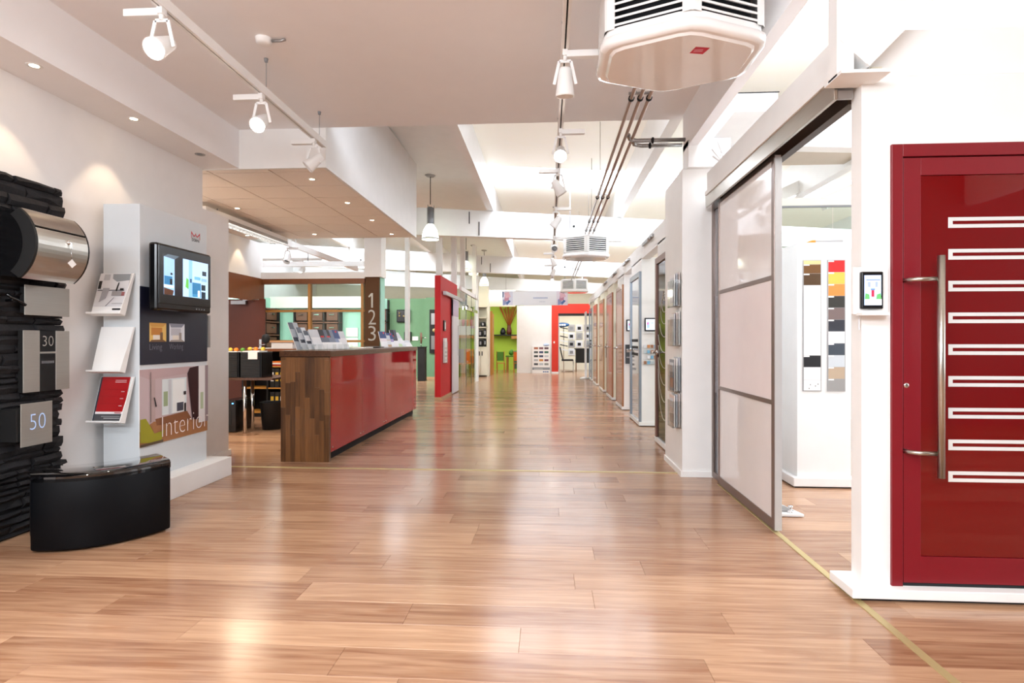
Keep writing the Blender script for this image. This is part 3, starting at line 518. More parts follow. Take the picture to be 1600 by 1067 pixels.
for i, (c, n) in enumerate((('redf', 'red'), ('paper', 'white'), ('orange', 'orange'))):
    tag(B(-4.36, -3.96+.01*i, 8.83, 9.1, .80+.025*i, .823+.025*i).build('file_folder', M[c], bevel=.002), n+' folder lying in the pile on the upper sideboard shelf', 'folder', 'folders lying on the upper sideboard shelf')
tag(B(-4.72, -4.42, 8.85, 9.1, 1.07, 1.083).build('paper_stack', M['paper'], bevel=.002), 'stack of white papers on the brown sideboard top', 'paper')
t = thing('card_box', 'tan and white card box on the sideboard beside the papers', 'box', (-4.2, 9, 1.07)); B(-4.40, -4.05, 8.9, 9.1, 1.07, 1.17).build('box', M['soft'], t, .003); B(-4.42, -4.03, 8.88, 9.12, 1.17, 1.195).build('lid', mat('tan_card', '#c99a72', .6), t, .002)
t = thing('black_lamp', 'small black round head lamp on the brown sideboard', 'lamp', (-4.62, 9.12, 1.07)); mb = MB(); mb.lathe([(0, 0), (.06, 0), (.06, .012), (.01, .02), (.01, .1)], (-4.6, 9.12, 1.07)); mb.build('foot', M['blackm'], t); mb = MB(); mb.lathe([(0, .08), (.05, .1), (.07, .16), (.05, .22), (0, .24)], (-4.6, 9.12, 1.07)); mb.build('head', M['blackm'], t)
# ---- left office: walls, transom, open door, glazed partition
mb = MB(); mb.box(-5.0, -4.9, 5.4, 9.6, 2.26, 2.86); mb.box(-5.0, -4.9, 5.4, 8.5, 0, 2.26)
struct(mb.build('wall_reception', M['white']), 'white side wall above the brown door on the left of the office', 'wall')
tag(B(-4.9, -4.88, 8.45, 9.62, 1.86, 2.25).build('transom_panel', M['brown']), 'brown veneer panel above the open office door', 'panel')
d = thing('door_3', 'dark brown office door standing open left of the glazed partition', 'door', (-4.86, 9.3, 0)); d['kind'] = 'structure'
B(-5.6, -4.70, 9.28, 9.32, .01, 1.89).build('door_leaf', M['dkbrown'], d, .003)
h = MB(); h.tube([(-4.77, 9.28, 1.13), (-4.77, 9.22, 1.13), (-4.64, 9.22, 1.13)], .01, 8); h.box(-4.79, -4.75, 9.27, 9.28, 1.05, 1.22); h.build('door_handle', M['chrome'], d)
h = MB(); h.box(-5.25, -5.0, 9.22, 9.28, 1.80, 1.86); h.beam((-5.05, 9.24, 1.87), (-4.76, 9.2, 1.875), .02, .015); h.build('door_closer', M['alu'], d)
gp = thing('glazed_partition', 'wood framed glazed office partition behind the reception counter', 'partition', (-4.0, 9.6, 0))
B(-5.0, -3.08, 9.55, 9.67, 2.165, 2.25).build('head_rail', M['brown'], gp, .003)
for x in (-4.97, -4.07, -3.15): B(x-.02, x+.025, 9.57, 9.65, .8, 2.165).build('mullion', M['ltwood'], gp)
for z in (1.705, 1.19, .8): B(-4.97, -3.10, 9.58, 9.64, z-.018, z+.018).build('rail', M['ltwood'], gp)
B(-5.0, -3.1, 9.57, 9.65, 0, .78).build('lower_panel', M['brown'], gp)
for a, b in ((-4.945, -4.09), (-4.045, -3.17)):
    for z0, z1 in ((.82, 1.172), (1.208, 1.687), (1.723, 2.165)): B(a, b, 9.61, 9.614, z0, z1).build('glass_pane', M['clear'], gp)
struct(B(-5.0, -3.08, 9.55, 9.70, 2.25, 2.36).build('trim_3', M['white']), 'white ledge on top of the brown partition head', 'ledge')
sg = thing('number_sign_pillar', 'brown pillar panel with large silver numbers 1 2 3', 'pillar', (-3.0, 9.5, 0))
B(-3.10, -2.85, 9.55, 9.60, 0, 2.27).build('brown_panel', M['panel'], sg, .002); B(-3.10, -2.83, 9.60, 9.82, 0, 2.27).build('mint_core', M['mint'], sg)
for s, z in (('2', 1.47), ('3', 1.195)): text('number', s, (-3.035, 9.55, z), '-y', .13, .25, M['silver'], sg, thin=-.008)
mb = MB(); mb.box(-2.985, -2.955, 9.546, 9.549, 1.755, 2.0); mb.add([(-2.985, 9.548, 2.0), (-3.035, 9.548, 1.945), (-3.02, 9.548, 1.925), (-2.97, 9.548, 1.97)], [(0, 1, 2, 3)]); mb.build('number', M['silver'], sg)
struct(B(-3.09, -2.80, 9.50, 9.78, 2.27, 3.3).build('column', M['white']), 'square white column standing on the numbered brown pillar', 'column')
for i, (x, y0, z0) in enumerate(((-2.62, 10.52, 0), (-2.22, 11.55, 2.52), (-2.19, 13.2, 2.52), (-2.15, 14.3, 2.45), (-2.1, 16.2, 2.4))):
    struct(B(x-.06 if i else x-.035, x+.06 if i else x+.035, y0, y0+.12, z0, 3.9).build('column', M['white']), ['thin white post right of the numbered pillar', 'white post above the front edge of the red wall', 'white post above the middle of the red wall', 'white post above the glass screen', 'white post at the far end of the glass screen'][i], 'column')
# ---- mint room
mw = MB(); mw.box(-10, -5.2, 18.3, 18.42, 0, 2.55); mw.box(-9.0, -8.88, 9.7, 18.3, 0, 2.55); struct(mw.build('wall_mint', M['mint']), 'mint green walls of the handle showroom behind the glazed partition', 'wall')
struct(B(-5.2, -3.85, 18.3, 18.42, 0, 2.55).build('wall_green', M['green']), 'green wall behind the far end of the red counter', 'wall')
struct(B(-3.85, -3.3, 17.9, 18.42, 0, 2.55).build('wall_green_niche', M['green']), 'green wall section with the lock display left of the red wall', 'wall')
struct(B(-3.85, -3.3, 17.86, 17.9, 0, .06).build('baseboard_green', M['skirt']), 'wooden skirting at the foot of the green wall', 'skirting')
struct(B(-8.9, -5.3, 17.9, 18.1, 2.24, 2.6).build('trim_4', M['white']), 'white bulkhead above the brown display shelves', 'bulkhead')
def cubby(x0, x1, y, z0, z1, nx, nz, label, axis=0):
    t = thing('display_shelf', label, 'display shelf', ((x0+x1)/2, y, z0), 'brown shelf displays of door handles')
    fr = lambda a0, a1, c0, c1, d0, d1, nm, m: (B(a0, a1, y+d0, y+d1, c0, c1) if axis == 0 else B(y-d0, y-d1, a0, a1, c0, c1)).build(nm, m, t)
    fr(x0, x1, z0, z1, .28, .3, 'back', M['blackm'])
    for i in range(nx+1): x = x0+(x1-x0-.04)*i/nx; fr(x, x+.04, z0, z1, 0, .28, 'upright', M['blackm'])
    for j in range(nz+1): z = z0+(z1-z0-.04)*j/nz; fr(x0, x1, z, z+.04, 0, .28, 'shelf_board', M['cub'])
    for i in range(nx):
        for j in range(nz):
            cx = x0+(x1-x0)*(i+.5)/nx; cz = z0+(z1-z0)*(j+.5)/nz; w2 = (x1-x0)/nx*.36; h2 = (z1-z0)/nz*.36
            fr(cx-w2, cx+w2, cz-h2, cz+h2, .05, .1, 'display_block', M['cub'])
            fr(cx-.08, cx+.08, cz+.02, cz+.05, .0, .05, 'handle', M['chrome'])
cubby(-8.15, -6.65, 17.95, .95, 2.2, 3, 3, 'brown handle display shelf directly left of the pale gap on the mint wall')
cubby(-5.95, -5.1, 17.95, .95, 2.2, 2, 3, 'brown handle display shelf beside the numbered pillar')
cubby(15.2, 17.9, -8.56, .95, 2.2, 3, 3, 'brown handle display shelf on the mint side wall next to the open door', axis=1)
B(-6.55, -6.2, 18.27, 18.29, 1.25, 1.9)
for k, z in enumerate((1.0, 1.32)): tag(B(-6.55, -6.15, 18.27, 18.295, z, z+.29).build('wall_notice', M['paper']), ['lower white sheet on the mint wall between the brown shelves', 'upper white sheet on the mint wall between the brown shelves'][k], 'notice')
t = thing('key_box', 'dark square wall display with small knobs on the green wall', 'wall display', (-4.6, 18.2, 1.8)); B(-4.86, -4.44, 18.2, 18.3, 1.79, 2.19).build('box', M['dark'], t, .004); B(-4.83, -4.47, 18.19, 18.2, 1.82, 2.16).build('panel', M['black'], t)
for x, z in ((-4.76, 2.08), (-4.76, 1.99), (-4.62, 1.98)): mb = MB(); mb.lathe([(0, .04), (.03, .03), (.02, 0)], (x, 18.19, z), (0, -1, 0), 10); mb.build('knob', M['brass'], t)
t = thing('low_wall_display', 'dark lower wall box partly hidden behind the pale brochure', 'wall display', (-4.5, 18.2, 1.2)); B(-4.62, -4.40, 18.2, 18.3, 1.2, 1.48).build('box', M['dark'], t, .004); B(-4.60, -4.42, 18.19, 18.2, 1.22, 1.46).build('panel', M['black'], t)
tag(B(-4.37, -4.18, 18.27, 18.3, 1.2, 1.33).build('label_plate', M['paper']), 'small white label plate on the green wall beside the disc', 'label')
t = thing('wall_bracket_lamp', 'thin black lamp on the green wall edge beside the numbered pillar', 'lamp', (-5.15, 18.2, 2)); B(-5.16, -5.12, 18.2, 18.3, 2.1, 2.5).build('arm', M['blackm'], t); B(-5.17, -5.1, 18.15, 18.3, 2.06, 2.10).build('head', M['alu'], t)
t = thing('lock_display', 'tall black board with steel locks at the right of the green wall', 'lock display', (-3.6, 17.85, .75)); B(-3.72, -3.3, 17.84, 17.9, .80, 2.17).build('board', M['blackm'], t)
for z0, z1 in ((1.7, 2.05), (.92, 1.35)): B(-3.66, -3.52, 17.80, 17.84, z0, z1).build('lock_case', M['alu'], t); 
mb = MB(); mb.lathe([(0, .05), (.05, .04), (.06, 0)], (-3.57, 17.84, 1.52), (0, -1, 0), 12); mb.build('cylinder_lock', M['brass'], t)
t = thing('pedestal', 'black square pedestal standing past the end of the red counter', 'pedestal', (-3.6, 17, 0)); B(-3.86, -3.64, 16.8, 17.05, 0, 1.0).build('column', M['blackm'], t, .004); B(-3.88, -3.62, 16.78, 17.07, 1.0, 1.02).build('top_plate', M['blackm'], t)
t = thing('disc_sculpture', 'bronze disc on a stem standing on the black pedestal', 'sculpture', (-3.75, 16.92, 1.02)); mb = MB(); mb.lathe([(0, .02), (.17, .015), (.17, -.015), (0, -.02)], (-3.78, 16.92, 1.27), (1, .35, 0), 20); mb.build('disc', M['cub'], t); mb = MB(); mb.tube([(-3.78, 16.92, 1.02), (-3.78, 16.92, 1.12)], .012, 8); mb.tube([(-3.74, 16.9, 1.28), (-3.6, 16.86, 1.28)], .012, 6); mb.build('stem', M['chrome'], t)
# ---- red wall, sliding leaf, glass screen
rw = struct(B(-2.30, -2.18, 11.55, 13.66, 0, 2.52).build('wall_red', M['redwall']), 'bright red partition wall in the middle distance left of the aisle', 'wall')
struct(B(-2.30, -2.16, 11.53, 13.6, 0, .05).build('baseboard_red', M['skirt']), 'pale skirting along the red partition', 'skirting')
tag(B(-2.17, -2.10, 11.75, 14.0, 2.14, 2.22).build('sliding_rail', M['alu'], bevel=.004), 'aluminium sliding rail high on the red wall', 'rail')
t = thing('sliding_door_leaf', 'narrow white sliding door leaf hanging in front of the red wall', 'door', (-2.13, 13.2, 0)); B(-2.155, -2.125, 12.75, 13.55, .02, 2.14).build('leaf', M['soft'], t); B(-2.125, -2.10, 13.42, 13.46, .85, 1.55).build('pull_handle', M['chrome'], t)
B(-2.156, -2.124, 12.75, 13.55, 1.75, 2.12).build('print_band', mat('lilac', '#b4a6c4', .3), t)
t = thing('door_intercom', 'small black and white wall switch on the red wall', 'switch', (-2.17, 11.9, 1.4)); B(-2.18, -2.15, 11.82, 12.0, 1.40, 1.62).build('plate', M['black'], t, .004); B(-2.15, -2.145, 11.86, 11.96, 1.44, 1.58).build('button', M['paper'], t)
t = thing('leaflet_holder', 'white leaflet holder low on the red wall', 'leaflet holder', (-2.17, 11.9, .7)); B(-2.18, -2.13, 11.75, 12.1, .72, 1.18).build('pocket', M['acryl'], t); B(-2.17, -2.14, 11.77, 12.08, .74, 1.25).build('leaflets', M['paper'], t)
gs = thing('glass_screen', 'tall clear glass screen with white frame beyond the red wall', 'glass partition', (-2.1, 15, 0))
B(-2.14, -2.08, 13.67, 16.9, 2.40, 2.50).build('head_rail', M['white'], gs); B(-2.14, -2.06, 16.75, 16.95, 0, 3.1).build('end_post', M['white'], gs)
for a, b in ((13.67, 14.7), (14.71, 15.7), (15.71, 16.74)): B(-2.12, -2.108, a, b, .01, 2.40).build('glass_pane', M['clear'], gs)
for y in (14.705, 15.705): B(-2.122, -2.106, y-.006, y+.006, .01, 2.4).build('glass_edge', mat('glass_edge', '#3f5a52', .2), gs)
B(-2.09, -2.05, 14.4, 16.6, 1.98, 2.06).build('running_rail', M['chrome'], gs)
for y in (14.6, 15.5): mb = MB(); mb.lathe([(0, .03), (.06, .03), (.06, 0), (0, 0)], (-2.08, y, 2.04), (1, 0, 0), 12); mb.build('roller', M['blackm'], gs)
# room behind the glass screen: shelf and things
struct(B(-3.3, -2.48, 19.2, 19.3, 0, 2.3).build('wall_lime_side', M['lime']), 'lime coloured wall seen through the glass screen', 'wall')
t = thing('wall_shelf', 'wooden wall shelf with pots seen through the glass screen', 'shelf', (-2.9, 18.9, 1.3)); B(-3.2, -2.48, 18.95, 19.2, 1.28, 1.38).build('board', M['ochre'], t); B(-3.2, -2.48, 19.0, 19.2, 1.38, 1.68).build('pale_box_row', M['soft'], t)
for k, (x, c, n) in enumerate(((-3.08, 'leafg', 'green'), (-2.96, 'paper', 'white'), (-2.84, 'swit', 'pink'), (-2.71, 'orange', 'orange'), (-2.58, 'orange', 'right-hand orange'))):
    mb = MB(); mb.lathe([(0, 0), (.04, 0), (.057, .2), (.05, .22), (0, .2)], (x, 19.1, 1.68), (0, 0, 1), 12); tag(mb.build('pot', M[c]), n+' pot on the shelf behind the glass screen', 'pot', 'pots behind the glass screen')
for k, (x, c, n) in enumerate(((-2.92, 'grey', 'grey'), (-2.60, 'orange', 'orange'))):
    t = thing('chair', n+' chair behind the glass screen', 'chair', (x, 18.7, 0)); B(x-.14, x+.14, 18.5, 18.85, .42, .46).build('seat', M['ochre'], t); B(x-.14, x+.14, 18.85, 18.88, .46, .92).build('backrest', M[c], t)
    for a in (-.14, .11):
        for b in (-.2, .12): B(x+a, x+a+.03, 18.7+b, 18.73+b, 0, .42).build('leg', M['ochre'], t)
# ---- cream shelf unit
cs = thing('cream_shelving', 'cream shelf wall unit with cupboard doors at the far left end of the aisle', 'shelf', (-2.4, 19.4, 0))
B(-2.47, -2.0, 19.35, 19.4, 0, 2.35).build('back_panel', M['cream'], cs); B(-2.47, -2.44, 19.0, 19.4, 0, 3.0).build('side_panel', M['cream'], cs); B(-2.05, -2.01, 19.0, 19.4, 0, 3.0).build('side_panel', M['cream'], cs)
for z in (.96, 1.28, 1.62, 1.94, 2.30): B(-2.46, -2.02, 19.0, 19.4, z, z+.035).build('shelf_board', M['cream'], cs)
B(-2.46, -2.02, 19.02, 19.35, 2.3, 3.0).build('top_box', M['cream'], cs)
for i in range(2): dd = B(-2.46+.22*i, -2.25+.22*i, 18.98, 19.0, .05, .95).build('cupboard_door', M['cream'], cs, .003); B(-2.30+.09*i, -2.27+.09*i, 18.96, 18.98, .70, .84).build('handle', M['blackm'], dd)
for k, (x, z, wd, h) in enumerate(((-2.40, 1.315, .07, .2), (-2.27, 1.315, .14, .22), (-2.11, 1.315, .10, .26), (-2.40, .995, .07, .22), (-2.26, .995, .14, .22), (-2.11, .995, .10, .24), (-2.37, 1.655, .1, .18), (-2.18, 1.655, .16, .16))):
    t = thing('shelf_sample', ['black fitting sample on the middle shelf, left', 'arched black sample on the middle shelf', 'tall black sample at the right of the middle shelf', 'black sample on the lower shelf, left', 'square black sample on the lower shelf', 'dark sample at the right of the lower shelf', 'flat dark sample on the upper shelf, left', 'dark sample on the upper shelf, right'][k], 'sample', (x, 19.1, z), 'fittings on the cream shelves')
    B(x-wd/2, x+wd/2, 19.08, 19.2, z, z+h).build('block', M['dark'], t, .01); B(x-wd/5, x+wd/5, 19.07, 19.08, z+h*.3, z+h*.8).build('face_plate', M['alu'], t)
# ---- niche with lime wall
nl = MB(); nl.box(-2.16, -2.03, 19.85, 20.0, 0, 2.95); struct(nl.build('wall_niche', M['white']), 'white wall end left of the lime niche', 'wall')
struct(B(-2.7, -1.0, 23.6, 23.7, 0, 2.9).build('wall_lime', M['lime']), 'lime green rear wall of the children corner', 'wall')
struct(B(-2.03, -1.15, 19.9, 20.1, 2.38, 2.95).build('wall_niche_head', M['cream']), 'cream wall above the lime corner', 'wall')
t = thing('door_4', 'ochre wooden door standing open at the lime corner', 'door', (-1.8, 20.4, 0)); t['kind'] = 'structure'
B(-2.03, -1.99, 20.05, 21.0, .01, 2.16).build('door_leaf', M['ochre'], t); B(-1.99, -1.98, 20.15, 20.88, .2, 2.0).build('panel', M['ltwood'], t); B(-2.03, -1.95, 19.97, 20.05, 0, 2.22).build('door_frame', M['ochre'], t)
t = thing('wall_shelf', 'dark wall shelf carrying the reed vase in the lime corner', 'shelf', (-1.4, 23.2, 1.42)); B(-2.3, -1.0, 23.25, 23.6, 1.40, 1.44).build('board', M['blackm'], t); B(-1.5, -1.1, 23.2, 23.6, 1.27, 1.39).build('drawer', M['ltwood'], t); 
t = thing('reed_vase', 'tall vase with dry orange reeds on the dark shelf', 'plant', (-1.45, 23.4, 1.44)); mb = MB(); mb.lathe([(0, 0), (.09, 0), (.11, .15), (.07, .32), (.08, .4), (.0, .38)], (-1.6, 23.4, 1.44), (0, 0, 1), 14); mb.build('vase', M['dkbrown'], t)
for i in range(16):
    a = -.45+.9*i/15+random.uniform(-.05, .05); L_ = random.uniform(.75, 1.0); mb = MB(); b = Vector((-1.6+a*.08, 23.4+random.uniform(-.03, .03), 1.8)); mb.tube([b, b+Vector((math.sin(a)*L_*.6, random.uniform(-.05, .05), L_*.55)), b+Vector((math.sin(a)*L_*1.0, random.uniform(-.1, .1), L_*.9))], .012, 5, r2=.02); mb.build('reed', M['reed'], t)
t = thing('black_ornament', 'small black ornament at the left of the dark shelf', 'ornament', (-1.85, 23.4, 1.44)); mb = MB(); mb.lathe([(0, 0), (.08, 0), (.12, .1), (.09, .2), (.04, .28), (0, .28)], (-1.85, 23.4, 1.44), (0, 0, 1), 12); mb.build('body', M['blackm'], t); B(-1.95, -1.75, 23.35, 23.45, 1.44, 1.47).build('base', M['blackm'], t)
picture('p', (-1.2, 23.6, 1.7), '-y', .2, .5, [('#b06a8a', (0, 0, 1, 1)), ('#e8c0cc', (.2, .2, .8, .7))], None); bpy.data.objects['p'].name = 'wall_print'; tag(bpy.data.objects['wall_print'], 'small pink print on the lime wall', 'picture')
t = thing('childrens_table', 'green topped wooden childrens table in the lime corner', 'table', (-1.4, 21.9, 0)); B(-1.62, -.95, 21.7, 22.3, .58, .62).build('tabletop', M['leafg'], t)
for x, y in ((-1.6, 21.72), (-1.0, 21.72), (-1.6, 22.24), (-1.0, 22.24)): B(x, x+.06, y, y+.06, 0, .58).build('leg', M['ochre'], t)
B(-1.35, -1.1, 22.3, 22.35, .1, .8).build('side_board', M['green'], t)
for k, (x, c, n) in enumerate(((-1.78, 'leafg', 'green'), (-1.15, 'orange', 'orange'))):
    t = thing('childrens_chair', 'small wooden chair with %s back in the lime corner' % n, 'chair', (x, 21.4, 0)); B(x-.15, x+.15, 21.3, 21.6, .34, .37).build('seat', M['ochre'], t); B(x-.13, x+.13, 21.28, 21.3, .45, .78).build('backrest', M[c], t)
    for a in (-.15, .12):
        B(x+a, x+a+.03, 21.28, 21.31, 0, .8).build('leg', M['ochre'], t); B(x+a, x+a+.03, 21.56, 21.59, 0, .34).build('leg', M['ochre'], t)
t = thing('toy_parrot', 'green toy bird sitting on the childrens table', 'toy', (-1.5, 21.8, .62)); mb = MB(); mb.lathe([(0, 0), (.07, .03), (.1, .12), (.06, .2), (.03, .24), (0, .25)], (-1.45, 21.95, .63), (.3, 0, 1), 12); mb.build('body', M['leafg'], t); B(-1.75, -1.5, 21.88, 21.92, .72, .78).build('wing', M['lime'], t)
# ---- back partition, red doorway
pb = thing('white_display_wall', 'large white blank display wall at the end of the aisle', 'wall', (-.5, 21.2, 0)); pb['kind'] = 'structure'
B(-1.16, .117, 21.15, 21.3, 0, 2.48).build('panel', M['white'], pb); B(-1.16, .117, 21.13, 21.15, 0, .06).build('skirting', M['white'], pb)
dw = thing('door_2', 'orange red doorway surround at the end of the aisle', 'doorway', (.7, 21.2, 0)); dw['kind'] = 'structure'
B(.117, .36, 21.12, 21.3, .06, 2.54).build('jamb', M['redfar'], dw); B(.36, 1.9, 21.12, 21.3, 2.19, 2.54).build('lintel', M['redfar'], dw); B(.36, 1.9, 21.12, 21.2, 2.1, 2.19).build('black_head_rail', M['blackm'], dw); B(.36, .39, 21.14, 21.3, 0, 2.1).build('steel_edge', M['alu'], dw); B(.117, .36, 21.1, 21.3, 0, .06).build('skirting', M['white'], dw)
B(.18, .23, 21.1, 21.12, 1.1, 1.17).build('switch', M['paper'], dw)
struct(B(-1.0, 3.0, 23.9, 24.0, 0, 2.6).build('wall_end_room', M['cream']), 'cream wall of the small room behind the red doorway', 'wall')
for i in range(3):
    for j in range(4):
        x = .95+.32*i; z = 1.72-.33*j; t = thing('sample_board', ['upper row', 'second row', 'third row', 'bottom row'][j]+', '+['left', 'middle', 'right'][i]+' fittings board on the wall behind the red doorway', 'sample board', (x, 23.85, z), 'fittings boards behind the red doorway')
        B(x-.13, x+.13, 23.86, 23.9, z-.14, z+.14).build('board', M['soft'] if (i+j) % 2 else M['alu'], t); B(x-.07, x+.06, 23.83, 23.86, z-.07, z+.05).build('fitting', M['dark'] if (i*2+j) % 3 else M['grey'], t)
t = thing('office_desk', 'black desk inside the room behind the red doorway', 'desk', (1.2, 22.3, 0)); B(1.0, 1.8, 22.0, 22.6, .86, .90).build('desktop', M['blackm'], t); B(1.03, 1.78, 22.03, 22.06, .35, .86).build('modesty_panel', M['blackm'], t)
for x in (1.05, 1.7): mb = MB(); mb.tube([(x, 22.1, 0), (x, 22.1, .86)], .025, 8); mb.build('leg', M['chrome'], t)
t = thing('office_chair', 'black cantilever chair beside the desk behind the red doorway', 'chair', (.65, 22.2, 0)); B(.50, .95, 22.0, 22.45, .42, .48).build('seat', M['blackm'], t, .02); mb = MB(); mb.beam((.55, 22.22, .45), (.44, 22.22, .95), .42, .04, (1, 0, 0)); mb.build('backrest', M['blackm'], t)
for y in (22.02, 22.42): mb = MB(); mb.tube([(.5, y, .02), (.95, y, .02), (.95, y, .42), (.6, y, .44)], .013, 6); mb.build('runner', M['chrome'], t)
t = thing('literature_stand', 'curved dark leaflet stand behind the red doorway', 'stand', (.45, 22.6, 0)); mb = MB(); mb.tube([(.6, 22.8, 0), (.6, 22.8, 1.75)], .015, 6); mb.build('pole', M['chrome'], t)
for k in range(6): z = .85+.17*k; mb = MB(); mb.prism([(.45, z), (.75, z-.06), (.76, z-.03), (.46, z+.04)], 1, 22.65, 22.8); mb.build('leaflet_tray', M['dark'] if k % 2 else M['soft'], t)
t = thing('oval_sign', 'blue oval company sign on top of the leaflet stand', 'sign', (.6, 22.7, 1.76)); mb = MB(); mb.lathe([(0, .02), (.27, .02), (.27, 0), (0, 0)], (0, 0, 0), (0, -1, 0), 28); mb.v = [(.55+x, 22.75+y, 1.82+z*.32) for x, y, z in mb.v]; mb.build('oval_plate', M['blue'], t); picture('sign_marks', (.43, 22.729, 1.785), '-y', .24, .06, [('#eef2f6', (0, 0, .25, 1)), ('#eef2f6', (.33, 0, .6, 1)), ('#eef2f6', (.68, 0, 1, 1))], t)
# swatch stand
ss = thing('colour_swatch_stand', 'white floor board with fifteen colour chips leaning on the white display wall', 'colour sample board', (-.25, 21.05, 0))
B(-.60, .06, 21.06, 21.10, 0, 1.0).build('board', M['paper'], ss, .004)
mb = MB(); mb.lathe([(0, .02), (.12, .02), (.12, 0), (0, 0)], (0, 0, 0), (0, -1, 0), 20); mb.v = [(-.08+x*.9, 21.08+y, 1.04+z*.45) for x, y, z in mb.v]; mb.build('oval_header', mat('pale_blue', '#bccbe8', .5), ss)
cl = ['#b0694c', '#80505a', '#5a3a44', '#4b4f4c', '#2f3f66', '#27604c', '#3f4643', '#3c4860', '#c8ccd0', '#b4b6ba', '#d08c3c', '#6a3a48', '#44464c', '#b9c0c8', '#8c8f8e']
for i in range(15):
    x = -.53+.19*(i % 3); z = .88-.145*(i//3); picture('colour_chip', (x, 21.06, z), '-y', .15, .075, [(cl[i], (0, 0, 1, 1))], ss)
picture('grey_band', (-.59, 21.06, .13), '-y', .64, .09, [('#8c9096', (0, 0, 1, 1)), ('#c8ccd0', (.1, .2, .6, .5))], ss)
picture('blue_marks', (-.2, 21.06, .04), '-y', .2, .04, [('#2a5f9c', (0, 0, .28, 1)), ('#2a5f9c', (.36, 0, .62, 1)), ('#2a5f9c', (.7, 0, 1, 1))], ss)
# banner
bn = thing('hanging_banner', 'white advertising banner with floral corner pictures hanging across the aisle', 'banner', (-.5, 19, 2.36))
B(-1.525, .632, 19.0, 19.01, 2.36, 2.83).build('cloth', M['paper'], bn)
fl_ = lambda a, b: [('#8f9ac8', [(a+.0, 0), (a+.06, .1), (a+.05, .5), (a, .4)]), ('#c48aa4', [(a+.02, .3), (a+.09, .35), (a+.1, .8), (a+.03, .7)]), ('#4a6aa8', [(a+.06, .0), (a+.12, .3), (a+.09, .38), (a+.05, .2)]), ('#e0b4c4', [(a+.04, .5), (a+.12, .6), (a+.09, .95), (a+.02, .9)])]
picture('banner_print', (-1.525, 19.0, 2.36), '-y', 2.157, .47, [('#eceff8', (0, 0, 1, 1)), ('#d9dcf0', (0, 0, .16, 1)), ('#e4dcec', (.83, 0, 1, 1))]+fl_(.01, 0)+fl_(.85, 0)+[('#5b6fa0', [(0, .55), (.02, .6), (.02, .95), (0, 1)])], bn)
picture('pale_writing', (-.5, 18.995, 2.585), '-y', .48, .035, [('#9fb0d8', (i/11, 0, i/11+.07, 1)) for i in range(11)], bn); picture('pale_writing', (-.3, 18.995, 2.47), '-y', .2, .02, [('#bcc4d4', (i/6, 0, i/6+.12, 1)) for i in range(6)], bn)
for x in (-1.4, .5): mb = MB(); mb.tube([(x, 19, 2.83), (x, 19, 3.98)], .004, 4); mb.build('wire', M['alu'], bn)
# ================================================================ RIGHT AISLE
pa = thing('pillar', 'tall white pillar between the bronze glass door and the white sliding door', 'pillar', (1.3, 5.4, 0)); pa['kind'] = 'structure'
B(1.176, 1.436, 5.16, 5.90, 0, 2.71).build('shaft', M['white'], pa, .002); B(1.162, 1.436, 5.148, 5.90, 0, .05).build('skirting', M['white'], pa)
B(1.215, 1.50, 5.10, 5.30, 2.71, 2.95).build('beam_end', M['beam'], pa)
struct(B(1.30, 1.42, 5.90, 18.6, 2.34, 2.56).build('trim_5', M['white']), 'long white header beam over the row of display doors', 'beam')
def leafset(z, k, yb=5.3):
    t = thing('acrylic_leaflet_holder', ['topmost', 'second from top', 'third from top', 'lowest'][k]+' acrylic leaflet holder on the side of the white pillar', 'leaflet holder', (1.15, yb, z), 'acrylic leaflet holders on the white pillar')
    f = MB(); f.box(1.10, 1.103, yb-.11, yb+.11, z, z+.24); f.box(1.10, 1.176, yb-.11, yb+.11, z, z+.003); f.box(1.10, 1.176, yb-.11, yb-.107, z, z+.24); f.box(1.10, 1.176, yb+.107, yb+.11, z, z+.24); f.build('pocket', M['acryl'], t)
    for i in range(3):
        x = 1.115+.02*i; mb = B(x, x+.008, yb-.10, yb+.10, z+.01, z+.29+.01*i); mb.build('leaflet', [M['paper'], mat('leaflet_a', '#c9cdd6', .4), mat('leaflet_b', '#e0d2cc', .4)][(i+k) % 3], t)
    picture('leaflet_print', (1.115, yb+.1, z+.01), '-x', .2, .28, [(['#f2f0f2', '#f2f4f5', '#8894a4', '#e0ccc6'][k], (0, 0, 1, 1)), (['#c4c0dc', '#dfe4e8', '#b88a7c', '#b0a09c'][k], (.1, .1, .9, .4)), ('#d8dce4', (.1, .6, .9, .9))], t)
for k, z in enumerate((1.50, 1.15, .74, .42)): leafset(z, k)
def screen_poly(): return [('#dfe6f4', (0, 0, 1, 1)), ('#8aa4d8', (.08, .15, .4, .75)), ('#b85a8a', (.12, .5, .3, .7)), ('#c0cce8', (.5, .2, .92, .8)), ('#6478b0', (.55, .6, .85, .65))]
def tablet(x, y, z, w_, h_, label, group='tablets on the door displays', pol=None):
    t = thing('tablet_display', label, 'tablet', (x, y, z), group)
    B(x, x+w_, y-.022, y, z, z+h_).build('housing', M['black'], t, .006); picture('screen_image', (x+w_*.12, y-.0222, z+h_*.1), '-y', w_*.76, h_*.8, pol or screen_poly(), t, screen=True)
    B(x-.012, x+w_+.012, y-.05, y, z-.03, z-.018).build('ledge', M['white'], t); return t
